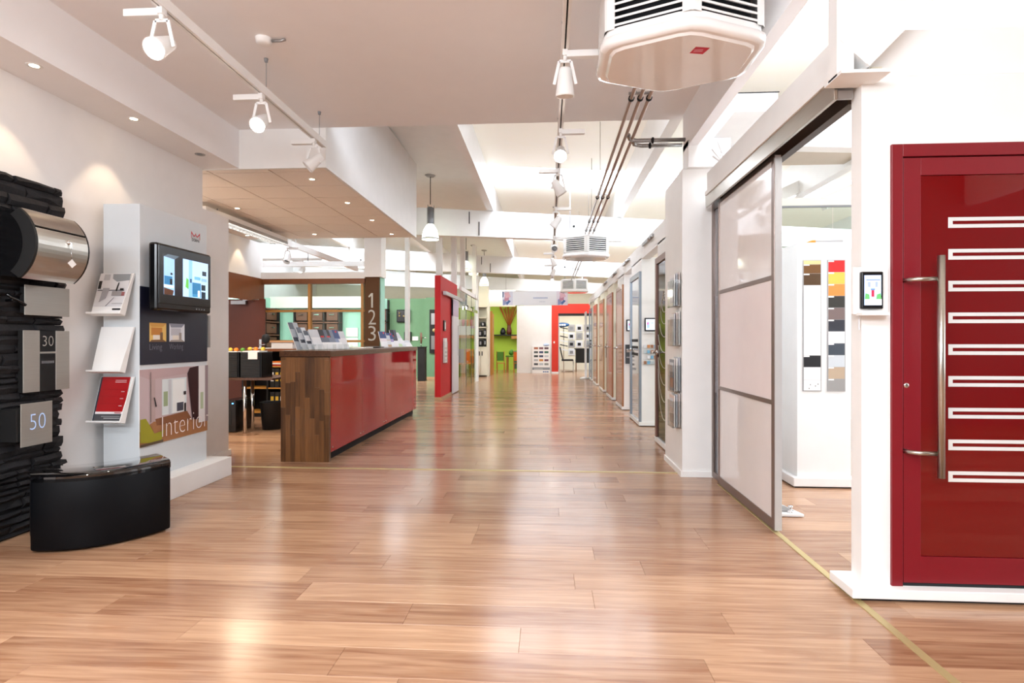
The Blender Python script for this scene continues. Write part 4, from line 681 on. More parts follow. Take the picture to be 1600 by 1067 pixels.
def door_module(k, ya, yb, style, label, front=1.0, tab=None, ztop=2.17):
    t = thing('display_door', label, 'door display', (1.3, (ya+yb)/2, 0), 'door displays along the right of the aisle')
    B(1.30, 1.30+front, ya, yb, .06, 2.36).build('body', M['white'] if k < 3 else M['cream'], t, .002)
    B(1.262, 1.30+front+.02, ya-.02, yb, 0.012, .06).build('plinth', M['white'], t); B(1.28, 1.28+front, ya, yb-.02, 0, .012).build('shadow_gap', M['dark'], t)
    x0, x1 = 1.268, 1.30; fm = {'bronze': M['bronze'] if False else mat('bronze_frame', '#7e5a50', .35, .3), 'grey': mat('door_grey', '#8f99a4', .35, .5), 'veneer': M['doorwood'], 'veneer2': M['doorwood2']}[style]
    fw = .07
    for a, b in ((ya, ya+fw), (yb-fw, yb)): B(x0, x1, a, b, .06, ztop).build('frame_side', fm, t)
    B(x0, x1, ya+fw, yb-fw, ztop-fw, ztop).build('frame_head', fm, t)
    if style == 'bronze':
        lf = B(1.285, 1.30, ya+fw, yb-fw, .065, ztop-fw).build('glass_leaf', M['bronzeglass'], t)
        for r in (.10, .19, .28, .38, .5, .62, .75, .88, 1.02):
            cz = 1.62; mb = MB(); pts = []
            for i in range(25):
                a = math.pi*2*i/24; yy = (ya+yb)/2+.36*min(1, r*2)*math.cos(a); zz = cz-(r-.3)*.9+r*.55*math.sin(a)-.1
                pts.append((1.283, yy, zz))
            pts2 = [p for p in pts if ya+fw < p[1] < yb-fw and .1 < p[2] < ztop-fw and (r < .3 or p[2] < cz-(r-.3)*.9-.1)]
            if len(pts2) > 2: mb.tube(pts2, .003, 4); mb.build('etched_ring', mat('etched', '#cdc6bc', .5), lf)
    elif style == 'grey':
        B(1.285, 1.30, ya+fw, yb-fw, .065, ztop-fw).build('glass_leaf', M['greyglass'], t)
        for z in (1.0, 1.1, 1.2): B(1.280, 1.285, ya+.25, yb-.15, z-.02, z+.02).build('glass_band', M['dark'], t)
    else:
        lf = B(1.272, 1.30, ya+fw+.004, yb-fw-.004, .065, ztop-fw-.004).build('door_leaf', fm, t, .002)
    hy = yb-fw-.06
    mb = MB(); mb.tube([(1.285, hy, 1.06), (1.21, hy, 1.06), (1.21, hy-.12, 1.06)], .011, 8); mb.lathe([(0, .01), (.028, .01), (.028, 0)], (1.272, hy, 1.06), (-1, 0, 0), 12); mb.build('door_handle', M['chrome'], t)
    return t
spec = [(6.01, 6.97, 'bronze', 'bronze framed dark glass door with etched rings, nearest in the right row'), (8.16, 9.12, 'grey', 'grey framed glass door, second from the front in the right row'), (10.05, 10.95, 'veneer', 'reddish brown veneer door, third from the front in the right row'),
        (11.65, 12.75, 'veneer', 'brown veneer door, fourth from the front in the right row'), (13.5, 14.55, 'veneer2', 'light brown veneer door, fifth from the front in the right row'), (15.4, 16.5, 'veneer', 'brown veneer door, sixth from the front in the right row'), (17.2, 18.2, 'grey', 'grey door, farthest in the right row')]
for k, (a, b, s, l) in enumerate(spec):
    t = door_module(k, a, b, s, l, 1.3 if k else .9)
tabs = [(1.335, 8.14, 1.33, .16, .185, 'tablet with white page on the display wall left of the bronze glass door'), (1.335, 10.03, 1.36, .2, .2, 'tablet on the wall behind the grey glass door'), (1.34, 11.63, 1.36, .2, .2, 'tablet on the third display wall from the front'), (1.34, 13.48, 1.34, .2, .22, 'tablet on the fourth display wall from the front'), (1.34, 15.38, 1.34, .2, .22, 'tablet on the fifth display wall from the front')]
for a in tabs: tablet(*a)
t = thing('sample_rack', 'acrylic rack of small coloured samples below the nearest aisle tablet', 'sample rack', (1.42, 8.14, .8))
for r in range(4):
    B(1.31, 1.62, 8.09, 8.14, 1.09-.075*r, 1.095-.075*r).build('shelf', M['acryl'], t)
    for i in range(6):
        if r == 2 and i < 1: continue
        x = 1.325+.048*i; B(x, x+.036, 8.115, 8.135, 1.097-.075*r, 1.14-.075*r).build('sample', [M['soft'], mat('s_blue', '#7fb6d8', .3), mat('s_orange', '#d8935c', .3), mat('s_grey', '#c0ccd0', .3), mat('s_brown', '#a8795c', .3)][(i*2+r*3+(i*r) % 3) % 5], t)
for k, (x, y, l) in enumerate(((1.32, 10.03, 'dark sample panel below the tablet behind the grey glass door'), (1.33, 13.48, 'dark sample panel on the fourth display wall'))):
    t = thing('sample_display', l, 'sample panel', (x, y, .8)); B(x, x+.26, y-.02, y, .80, 1.13).build('panel', mat('anthracite', '#3c3f44', .4), t); B(x+.02, x+.24, y-.03, y-.02, 1.0, 1.03).build('copper_strip', M['copper'], t); B(x+.02, x+.24, y-.03, y-.02, .9, .92).build('strip', M['alu'], t)
t = thing('leaflet_box', 'white leaflet box with green picture on the third display wall', 'leaflet holder', (1.4, 11.63, .85)); B(1.34, 1.50, 11.58, 11.63, .85, 1.1).build('box', M['white'], t); picture('print', (1.345, 11.58, .95), '-y', .15, .1, [('#5c9a3c', (0, 0, 1, 1)), ('#c84a3a', (.3, .2, .7, .7))], t)
for k, (y, ) in enumerate(((7.2,), (9.3,), (11.1,), (12.9,))):
    mb = MB(); mb.beam((1.285, y, 2.5), (1.285, y+.75, 2.5), .03, .035); mb.tube([(1.285, y+.1, 2.5), (1.24, y+.1, 2.46)], .02, 6); tag(mb.build('emergency_bracket', M['alu']), ['nearest', 'second', 'third', 'farthest'][k]+' slim metal bracket on the header above the display doors', 'bracket', 'slim brackets on the door header')
mb = MB(); mb.lathe([(0, 0), (.1, 0), (.1, .02), (.03, .04), (.03, .0)], (1.14, 18.4, 0), (0, 0, 1), 16); mb.box(1.13, 1.16, 17.6, 18.5, .05, 2.1)
t = thing('roll_up_display', 'narrow pale display panel on round white foot ending the right row', 'display stand', (1.14, 18.4, 0)); B(1.15, 1.18, 17.9, 18.5, .05, 2.1).build('panel', M['soft'], t); mb = MB(); mb.lathe([(0, 0), (.14, 0), (.14, .03), (.05, .06), (0, .06)], (1.12, 18.2, 0), (0, 0, 1), 16); mb.build('foot', M['white'], t)
# ================================================================ WHITE SLIDING DOOR
sd = thing('sliding_glass_door', 'large white glass sliding door with bronze aluminium frame, three stacked fields', 'door', (1.42, 4.3, 0))
y0, y1, zt = 3.70, 4.90, 2.35; zs = [.012, .80, 1.60, 2.35]
for a, b in ((y0, y0+.045), (y1-.03, y1)): B(1.408, 1.44, a, b, .012, zt).build('stile', M['bronze'], sd, .002)
B(1.41, 1.438, y0+.045, y1-.03, .012, .075).build('bottom_rail', M['bronze'], sd); B(1.41, 1.438, y0+.045, y1-.03, 2.335, 2.36).build('top_rail', M['bronze'], sd)
for z in (.795, 1.585): B(1.409, 1.439, y0+.045, y1-.03, z, z+.028).build('cross_bar', M['bronze'], sd)
for z0, z1, m in ((.075, .795, 'lacq'), (.823, 1.585, 'rose'), (1.613, 2.335, 'lacq')): B(1.416, 1.432, y0+.045, y1-.03, z0, z1).build('glass_field', M[m], sd)
B(1.412, 1.455, y0-.004, y0, .012, 2.36).build('edge_profile', mat('pale_aluminium', '#cfcdcb', .4, .3), sd)
fd = thing('fixed_glass_leaf', 'narrow dark framed glass leaf with pebble pattern behind the sliding door', 'door', (1.45, 5.0, 0))
B(1.445, 1.475, 4.80, 4.84, .012, 2.38).build('stile', M['dkbronze'], fd); B(1.428, 1.46, 5.10, 5.15, .012, 2.40).build('stile', M['bronze'], fd); B(1.43, 1.46, 4.9, 5.10, .012, .06).build('bottom_rail', M['bronze'], fd); B(1.43, 1.46, 4.9, 5.10, 2.33, 2.40).build('top_rail', M['dkbronze'], fd)
B(1.442, 1.45, 4.84, 5.10, .06, .75).build('glass_field', M['smoke'], fd); B(1.442, 1.45, 4.84, 5.10, .75, 1.58).build('pebble_field', M['pebble'], fd); B(1.442, 1.45, 4.84, 5.10, 1.58, 2.33).build('glass_field', M['smoke'], fd)
rl = thing('sliding_door_rail', 'brushed metal top rail carrying the white glass sliding door', 'rail', (1.4, 4, 2.36)); B(1.355, 1.372, 2.83, 5.08, 2.345, 2.445).build('cover_profile', M['steel'], rl, .002); B(1.372, 1.45, 2.83, 5.08, 2.41, 2.445).build('track_top', M['alu'], rl); B(1.45, 1.50, 2.89, 4.95, 2.345, 2.43).build('track_inner', M['dkbronze'], rl)
for x in (1.39, 1.42): mb = MB(); mb.tube([(x, 2.84, 2.40), (x, 3.1, 2.40)], .012, 8); mb.build('roller', M['chrome'], rl)
B(1.375, 1.445, 2.835, 2.85, 2.35, 2.41).build('end_cap', M['alu'], rl)
hb = thing('header_beam', 'white box beam above the sliding door rail', 'beam', (1.4, 4, 2.45)); hb['kind'] = 'structure'
B(1.36, 1.46, 2.82, 5.05, 2.48, 2.64).build('web', M['beam'], hb, .002); B(1.345, 1.50, 2.80, 5.06, 2.446, 2.48).build('lower_flange', M['beam'], hb, .002)
# steel post and brace
ps = thing('roof_post', 'white steel post with diagonal brace above the red door unit', 'post', (1.34, 2.7, 2.4)); ps['kind'] = 'structure'
B(1.305, 1.38, 2.70, 2.78, 2.40, 3.93).build('post', M['beam'], ps); B(1.305, 1.52, 2.66, 2.82, 2.395, 2.41).build('base_plate', M['beam'], ps)
mb = MB(); mb.beam((1.375, 2.74, 2.505), (2.66, 2.74, 3.82), .09, .17, (0, 0, 1)); mb.build('brace', M['beam'], ps)
mb = MB(); mb.beam((1.425, 2.74, 2.43), (2.74, 2.74, 3.78), .15, .014, (0, 0, 1)); mb.build('brace_flange', M['beam'], ps)
struct(B(1.42, 6.0, 2.80, 2.92, 2.435, 2.65).build('trim_6', M['beam']), 'white beam lying on top of the red door unit', 'beam')
tag(B(1.50, 1.55, 2.785, 2.80, 2.438, 2.475).build('junction_plate', M['cream']), 'small cream junction plate on the beam above the red door unit', 'plate')
# ================================================================ RED DOOR UNIT
rd = thing('door_display_wall', 'white display wall unit that holds the red entrance door at the right edge', 'display wall', (2.4, 2.85, 0)); 
W3 = M['white']
B(1.46, 1.589, 2.79, 2.88, .06, 2.43).build('side_panel', W3, rd); B(1.589, 2.74, 2.79, 2.88, 2.11, 2.43).build('top_panel', W3, rd); B(2.74, 4.2, 2.79, 2.88, .06, 2.43).build('side_panel', W3, rd)
B(1.39, 4.25, 2.73, 2.95, .018, .062).build('plinth', W3, rd, .004); B(1.43, 4.2, 2.76, 2.93, 0, .018).build('shadow_gap', M['dark'], rd)
dr = thing('door_1', 'red entrance door with nine looped glass bands and long steel pull handle', 'door', (2.15, 2.8, .06)); dr['kind'] = 'structure'
for a, b, nm in ((1.589, 1.638, 'frame_side'), (2.70, 2.75, 'frame_side')): B(a, b, 2.775, 2.86, .062, 2.11).build(nm, M['doorred'], dr, .002)
B(1.638, 2.70, 2.775, 2.86, 2.052, 2.11).build('frame_head', M['doorred'], dr, .002); B(1.638, 2.70, 2.785, 2.86, .062, .075).build('threshold', M['dark'], dr)
lf = B(1.643, 1.72, 2.780, 2.85, .078, 2.046).build('leaf_stile', M['doorred'], dr, .001); B(2.62, 2.695, 2.780, 2.85, .078, 2.046).build('leaf_stile', M['doorred'], dr, .001)
B(1.72, 2.62, 2.780, 2.85, .078, .20).build('leaf_rail', M['doorred'], dr, .001); B(1.72, 2.62, 2.780, 2.85, 1.965, 2.046).build('leaf_rail', M['doorred'], dr, .001)
B(1.72, 2.62, 2.786, 2.80, .202, 1.963).build('glass_panel', M['doorglass'], dr); B(1.638, 2.70, 2.81, 2.85, .075, 2.05).build('seal', M['dark'], dr)
gb = mat('glass_band', '#f4f6f6', .06, .25)
for i in range(9):
    zc = 1.745-.1467*i; mb = MB(); h2 = .0245; t_ = .0165; e = .004
    x0, x1 = 1.845, 2.50
    o = [(x0+e, zc-h2), (x1, zc-h2), (x1, zc+h2), (x0+e, zc+h2), (x0, zc+h2-e), (x0, zc-h2+e)]
    mb.box(x0, x1, 2.7845, 2.787, zc+h2-t_, zc+h2); mb.box(x0, x1, 2.7845, 2.787, zc-h2, zc-h2+t_); mb.box(x0, x0+.019, 2.7845, 2.787, zc-h2+t_, zc+h2-t_)
    mb.build('glass_band', gb, dr)
hd = MB(); hd.tube([(1.758, 2.70, .583), (1.758, 2.70, 1.582)], .0155, 16); hp = hd.build('pull_handle', M['steel'], dr)
for z in (1.478, .69): mb = MB(); mb.tube([(1.645, 2.78, z), (1.65, 2.745, z), (1.672, 2.722, z), (1.75, 2.706, z)], .010, 10); mb.build('handle_mount', M['steel'], hp)
mb = MB(); mb.lathe([(0, .004), (.006, .004), (.011, .003), (.012, 0)], (1.643+.0, 2.780, .992), (0, -1, 0), 14); mb.v = [(x+.012, y, z) for x, y, z in mb.v]; mb.build('lock_cylinder', M['chrome'], dr)
t = tablet(1.436, 2.765, 1.345, .098, .172, 'tablet showing a red house door beside the red entrance door', None, [('#a9c0ec', (0, 0, 1, 1)), ('#c8d4f2', (.12, .3, .9, .85)), ('#8894c8', (.2, .6, .36, .78)), ('#8894c8', (.64, .6, .8, .78)), ('#7080b8', (.1, .82, .92, .86)), ('#a03048', (.4, .28, .58, .5)), ('#5c7fb0', (.36, .5, .62, .56)), ('#5a9a5c', [(0, .2), (.3, .2), (.28, .36), (.05, .4)]), ('#5a9a5c', [(.68, .2), (1, .2), (.95, .4), (.72, .36)]), ('#d4dcee', (.0, 0, 1, .2)), ('#b8a8b8', (.42, .05, .58, .28))])
B(1.41, 1.567, 2.765, 2.79, 1.321, 1.54).build('back_plate', M['white'], t, .003)
mb = MB(); mb.box(1.445, 1.45, 2.785, 2.79, 1.25, 1.32); mb.build('cable', M['soft'], t)
# ================================================================ ROOM BEHIND THE SLIDING DOOR
py = thing('sample_pylon', 'free standing white pylon with two colour sample strips seen through the opening', 'display stand', (2.24, 5.05, 0))
B(2.03, 2.457, 4.85, 5.30, .085, 2.0).build('body', mat('pylon_white', '#eef1f0', .35), py, .003); B(1.99, 2.497, 4.82, 5.34, .012, .085).build('plinth', M['white'], py, .006); B(2.01, 2.477, 4.84, 5.32, 0, .012).build('shadow_gap', M['dark'], py)
def strip(x0, x1, segs, nm, lb):
    f = B(x0-.006, x1+.006, 4.842, 4.85, .787, 1.857).build('sample_frame', M['alu'], py, label=lb); n = len(segs); z = 1.852; tot = 1.06
    for c, fr, tab in segs:
        h = tot*fr; s = picture('sample_tile', (x0, 4.842, z-h+.001), '-y', x1-x0, h-.002, [(c, (0, 0, 1, 1))]+([('#f4f4f4', (0, .88, .34, 1))] if tab else []), f); z -= h
strip(2.079, 2.213, [('#e2c68a', .03, 0), ('#6b4410', .07, 1), ('#4b3008', .09, 1), ('#eef2f0', .09, 0), ('#e9f1ee', .27, 0), ('#e3ebe9', .18, 0), ('#14161c', .09, 1), ('#f0f1f2', .10, 0), ('#f2f3f3', .08, 0)], 'a', 'left sample strip of wood and glass tiles')
strip(2.274, 2.402, [(c, 1/11, 1) for c in ('#d00808', '#e8bb4a', '#f08a3c', '#27251f', '#74625f', '#252833', '#eef1f2', '#3a4450', '#c8d0d6', '#b8a48c', '#989896')], 'b', 'right colour sample strip, red at the top')
for x, z in ((2.13, .84), (2.17, .83), (2.19, .845), (2.12, .81)): mb = MB(); mb.lathe([(0, .002), (.004, .002), (.004, 0)], (x, 4.838, z), (0, -1, 0), 6); mb.build('speck', M['dark'], py)
cl_ = thing('glass_clamp', 'long steel glass clamp with orange tip resting on the white sample pylon', 'clamp', (2.3, 4.95, 2.0)); B(2.20, 2.42, 4.9, 4.96, 2.003, 2.03).build('clamp_bar', M['alu'], cl_, .003); mb = MB(); mb.prism([(2.10, 2.003), (2.17, 2.028), (2.20, 2.028), (2.20, 2.003)], 1, 4.9, 4.94); mb.build('orange_tip', M['orange'], cl_)
ft = thing('floor_stand', 'flat white metal foot rail with levelling knobs on the floor behind the sliding door', 'stand foot', (1.65, 4.2, 0))
mb = MB(); mb.prism([(1.50, 4.02), (1.73, 4.02), (1.60, 4.60), (1.50, 4.60)], 2, .004, .022); mb.build('base_plate', M['white'], ft, .003); mb = MB(); mb.prism([(1.50, 4.1), (1.53, 4.08), (1.68, 4.06), (1.56, 4.6), (1.5, 4.6)], 2, .022, .038); mb.build('raised_rail', M['alu'], ft, .003)
for x, y in ((1.655, 4.06), (1.535, 4.06)): mb = MB(); mb.lathe([(0, .022), (.022, .022), (.022, .034), (.006, .036), (.006, .055), (.016, .056), (.016, .068), (0, .07)], (x, y, 0), (0, 0, 1), 12); mb.build('levelling_knob', M['chrome'], ft)
gw = thing('glass_wall', 'frameless glass wall with cream head beam behind the sample pylon', 'glass partition', (3, 6.5, 0)); B(1.5, 6.8, 6.5, 6.6, 2.68, 2.76).build('head_beam', M['cream'], gw); 
B(1.5, 6.8, 6.5, 6.53, 2.66, 2.68).build('head_profile', M['grey'], gw)
for a, b in ((1.5, 3.10), (3.11, 4.7), (4.71, 6.3)): B(a, b, 6.51, 6.52, .01, 2.66).build('glass_pane', M['clear'], gw)
struct(B(4.6, 4.75, 6.6, 18.5, 0, 2.5).build('wall_side_room', M['white']), 'white wall deep in the side room on the right', 'wall')
struct(B(2.5, 4.6, 12.0, 12.15, 0, 2.5).build('wall_side_room_end', M['white']), 'white end wall of the side room behind the glass wall', 'wall')
t = thing('ceiling_cassette', 'grey louvred ceiling cassette seen through the opening above the glass door', 'air conditioner', (2.1, 6.5, 3.3)); B(1.75, 2.65, 6.2, 6.95, 3.22, 3.34).build('housing', M['grey'], t)
for i in range(5): B(1.8+.0, 2.6, 6.25+.14*i, 6.33+.14*i, 3.20, 3.22).build('louvre_slat', M['dark'] if i % 2 else M['alu'], t)
for x in (1.9, 2.5): mb = MB(); mb.tube([(x, 6.6, 3.34), (x, 6.6, rz(x))], .006, 5); mb.build('hanger_rod', M['alu'], t)
t = thing('suspended_ceiling_panel', 'flat beige ceiling panel hanging behind the opening', 'ceiling panel', (3.2, 6.6, 3.3)); B(2.75, 3.6, 6.1, 7.2, 3.33, 3.37).build('panel', mat('beige_panel', '#d8cec0', .7), t)
for x, y in ((2.8, 6.15), (3.55, 6.15), (2.8, 7.1), (3.55, 7.1)): mb = MB(); mb.tube([(x, y, 3.37), (x, y, rz(x))], .004, 4); mb.build('wire', M['alu'], t)
for i, (p_, q_) in enumerate((((2.0, 8.5, 2.7), (3.8, 8.5, 3.5)), ((3.4, 7.4, 2.9), (5.0, 7.4, 3.6)))):
    mb = MB(); mb.beam(p_, q_, .12, .16); struct(mb.build('diagonal_brace', M['beam']), ['lower', 'upper'][i]+' white diagonal roof brace seen above the sample pylon', 'brace')
# duct boxes
t = thing('duct_box', 'white rectangular duct box hanging right of the ceiling bulkhead', 'duct', (1.75, 4.8, 2.86)); B(1.45, 1.78, 4.6, 5.35, 2.985, 3.13).build('box', M['beam'], t, .003); B(1.44, 1.79, 4.595, 4.6, 3.128, 3.135).build('joint_line', M['dark'], t); mb = MB(); mb.tube([(1.6, 5.0, 3.13), (1.6, 5.0, rz(1.6))], .01, 6); mb.build('hanger_rod', M['alu'], t)
struct(B(1.30, 1.60, 5.17, 5.34, 2.71, 3.02).build('beam_block', M['beam']), 'white beam block directly above the tall white pillar', 'beam')
mb = MB()
for i in range(9): a = Vector((1.41+random.uniform(-.03, .04), 4.8+random.uniform(-.05, .05), 2.65+(.10*random.random() if i else 0))); mb.tube([a, a+Vector((random.uniform(-.08, .08), .02, random.uniform(.03, .12)))], .008, 5)
tag(mb.build('cable_bundle', M['white']), 'tangle of white cables above the sliding door beam', 'cables')
t = thing('pendant_tube_light', 'hanging tube light fitting at the upper right corner', 'lamp', (3.0, 3.4, 3.3)); B(2.75, 3.2, 3.7, 5.0, 3.45, 3.50).build('housing', M['white'], t); B(2.78, 3.17, 3.72, 4.98, 3.44, 3.45).build('diffuser', M['tube'], t)
mb = MB(); mb.tube([(2.8, 4.0, 3.50), (2.8, 4.0, rz(2.8))], .004, 5); mb.build('wire', M['alu'], t)
# ================================================================ CEILING EQUIPMENT
# heater / fan units
ac = thing('ceiling_fan_heater', 'large white louvred ceiling heater close overhead with a red sticker', 'ceiling heater', (0, 0, 0), 'white louvred ceiling heaters')
def hexp(a, b, ap, z, rnd=0): return [(-a, -b, z), (0, -ap, z), (a, -b, z), (a, b, z), (0, ap, z), (-a, b, z)]
def hexpr(sx, z, k=.16):
    h = [Vector(p) for p in hexp(.42*sx, .20*sx, .385*sx, z)]; out = []
    for i in range(6):
        p = h[i]; a = h[i-1]; b = h[(i+1) % 6]
        for t_ in (0, .5, 1):
            u = p+(a-p)*k; v = p+(b-p)*k; out.append((u*(1-t_)**2+p*2*t_*(1-t_)+v*t_*t_))
    return out
def loft(rings, m, name, par, cap0=True, cap1=True, smooth=True):
    mb = MB(); n = len(rings[0]); mb.grid([list(r)+[r[0]] for r in rings], smooth)
    if cap0: mb.add(rings[0], [tuple(range(n))[::-1]])
    if cap1: mb.add(rings[-1], [tuple(range(n))])
    return mb.build(name, m, par)
loft([hexpr(.93, .0), hexpr(.99, .006), hexpr(1.0, .02), hexpr(1.0, .05), hexpr(.97, .055)], M['gloss'], 'drip_tray', ac)
loft([hexpr(.85, -.012), hexpr(.88, .0)], M['gloss'], 'access_cover', ac)
loft([hexpr(.955, .05), hexpr(.955, .09)], M['white'], 'lower_band', ac); loft([hexpr(.955, .345), hexpr(.955, .38), hexpr(.90, .39)], M['white'], 'upper_band', ac)
loft([hexpr(.84, .09), hexpr(.84, .345)], mat('heater_inside', '#1b222b', .5), 'core', ac)
H6 = [Vector(p) for p in hexp(.42*.955, .20*.955, .385*.955, 0)]
for i in range(6):
    a, b = H6[i], H6[(i+1) % 6]; d = (b-a).normalized(); nrm = d.cross(Z).normalized(); L_ = (b-a).length
    # corner post
    mb = MB(); c0 = H6[i]
    pv = (H6[i-1]-c0).normalized(); w2 = .05
    mb.add([c0+pv*w2+Z*.085, c0+pv*.012+Z*.085, c0+d*.012+Z*.085, c0+d*w2+Z*.085, c0+d*w2-nrm*.012+Z*.085, c0+pv*w2-nrm*.0+Z*.085]+[c0+pv*w2+Z*.35, c0+pv*.012+Z*.35, c0+d*.012+Z*.35, c0+d*w2+Z*.35, c0+d*w2-nrm*.012+Z*.35, c0+pv*w2+Z*.35], [(0, 1, 7, 6), (1, 2, 8, 7), (2, 3, 9, 8), (3, 4, 10, 9)])
    mb.build('corner_post', M['white'], ac)
    if i in (2, 5):
        mb = MB(); mb.add([a+d*.03+Z*.085, b-d*.03+Z*.085, b-d*.03+Z*.35, a+d*.03+Z*.35], [(0, 1, 2, 3)]); mb.build('side_plate', M['white'], ac); continue
    for k in range(7):
        z = .098+.036*k; p0 = a+d*.048; p1 = b-d*.048; mb = MB()
        o1 = nrm*.0; o2 = -nrm*.035
        mb.add([p0+o1+Z*(z), p1+o1+Z*(z), p1+o1+Z*(z+.012), p0+o1+Z*(z+.012), p0+o2+Z*(z+.02), p1+o2+Z*(z+.02), p1+o2+Z*(z+.026), p0+o2+Z*(z+.026)], [(0, 1, 2, 3), (3, 2, 6, 7), (0, 4, 5, 1), (4, 7, 6, 5)]); mb.build('louvre_slat', M['white'], ac)
ac.location = (.69, 3.17, 2.70); ORG[ac] = Vector(ac.location)
acs = [ac, copy_tree(ac, (.64, 10.05, 2.62), 'white louvred ceiling heater in the middle distance beside the cross beam'), copy_tree(ac, (.78, 17.6, 2.66), 'farthest small white louvred ceiling heater next to the banner')]
acs[1].scale = (.95, .95, .95)
st = MB(); st.add([(.745, 2.97, 2.6875), (.82, 2.985, 2.6875), (.80, 3.05, 2.6875), (.728, 3.035, 2.6875)], [(0, 1, 2, 3)]); s_ = st.build('warning_sticker', M['swit'], ac)
st = MB(); st.box(.745, .79, 3.0, 3.006, 2.6868, 2.6872); st.box(.745, .79, 3.015, 3.021, 2.6868, 2.6872); st.build('sticker_text', mat('sticker_print', '#f0b4c0', .5), s_)
for a_, top in zip(acs, (3.24, 3.95, 3.95)):
    for dx in (-.28, .28):
        for dy in (-.1, .1): l = ORG[a_]; mb = MB(); mb.tube([(l.x+dx, l.y+dy, l.z+.36), (l.x+dx, l.y+dy, top)], .006, 6); mb.build('hanger_rod', M['alu'], a_)
# pipes
for k, x in enumerate((.615, .68, .745)):
    mb = MB(); mb.tube([(x, 3.4, 3.0), (x, 9.8, 3.0)] if k == 0 else [(x, 3.4, 3.0), (x, 17.4, 3.0)] if k == 1 else [(x, 3.4, 3.0), (x, 16.9, 3.0)], .014, 10)
    tag(mb.build('heating_pipe', M['copper']), ['left', 'middle', 'right'][k]+' one of three heating pipes running along the aisle ceiling', 'pipe', 'three heating pipes along the aisle ceiling')
for k, (y, xs_) in enumerate(((5.22, .70), (5.36, .76))):
    mb = MB(); mb.tube([(xs_, y-.12, 3.0), (xs_+.02, y-.03, 2.995), (xs_+.09, y, 2.99), (1.22, y, 2.99)], .018, 12); tag(mb.build('branch_pipe', M['pipe']), ['nearer', 'farther'][k]+' steel branch pipe turning from the heating pipes into the bulkhead', 'pipe', 'branch pipes into the bulkhead')
t = thing('branch_pipe_clamp', 'dark clamp ring around the two steel branch pipes', 'pipe clamp', (.93, 5.28, 2.99))
for y in (5.22, 5.36): mb = MB(); mb.lathe([(.021, -.008), (.027, -.008), (.027, .008), (.021, .008)], (.93, y, 2.99), (1, 0, 0), 14); mb.build('ring', M['dark'], t)
for k, (y, top) in enumerate(((4.33, 3.24), (7.3, 3.95), (8.75, 3.95), (9.45, 3.95), (12.3, 3.95), (14.6, 3.95))):
    t = thing('pipe_clamp', ['nearest', 'second', 'third', 'fourth', 'fifth', 'farthest'][k]+' bracket holding the three heating pipes', 'pipe clamp', (.68, y, 3.0), 'brackets of the heating pipes')
    for x in (.615, .68, .745): mb = MB(); mb.lathe([(.016, -.012), (.023, -.012), (.023, .012), (.016, .012)], (x, y, 3.0), (0, 1, 0), 12); mb.build('ring', M['dark'], t)
    B(.595, .765, y-.008, y+.008, 3.03, 3.045).build('cross_bar', M['alu'], t)
    mb = MB(); mb.tube([(.65, y, 3.045), (.65, y, top)], .004, 5); mb.tube([(.615, y, 3.02), (.615, y, 3.04)], .004, 5); mb.tube([(.745, y, 3.02), (.745, y, 3.04)], .004, 5); mb.build('rod', M['alu'], t)
# tracks
def track(name, x, y0, y1, z, label, wires):
    t = thing(name, label, 'light track', (x, (y0+y1)/2, z))
    mb = MB(); mb.prism([(x-.022, z), (x-.005, z), (x-.005, z+.02), (x+.005, z+.02), (x+.005, z), (x+.022, z), (x+.022, z+.06), (x-.022, z+.06)], 1, y0, y1); mb.build('profile', M['white'], t)
    B(x-.004, x+.004, y0+.01, y1-.01, z+.012, z+.0195).build('contact_groove', M['dark'], t)
    for y, top in wires: mb = MB(); mb.tube([(x, y, z+.06), (x, y, top)], .0025, 4); mb.lathe([(0, 0), (.012, 0), (.016, .025), (0, .025)], (x, y, top-.025), (0, 0, 1), 8); mb.build('suspension_wire', M['grey'], t)
track('light_track', -2.04, -2, 5.12, 2.955, 'white suspended light track on the left above the display pylon', [(2.2, 3.24), (4.05, 3.24), (5.02, 3.24)])
track('light_track', .10, -2, 18.2, 2.955, 'long white light track running down the middle of the aisle', [(3.7, 3.24), (5.3, 3.24), (8.0, 3.98), (12, 3.98), (15.5, 3.98)])
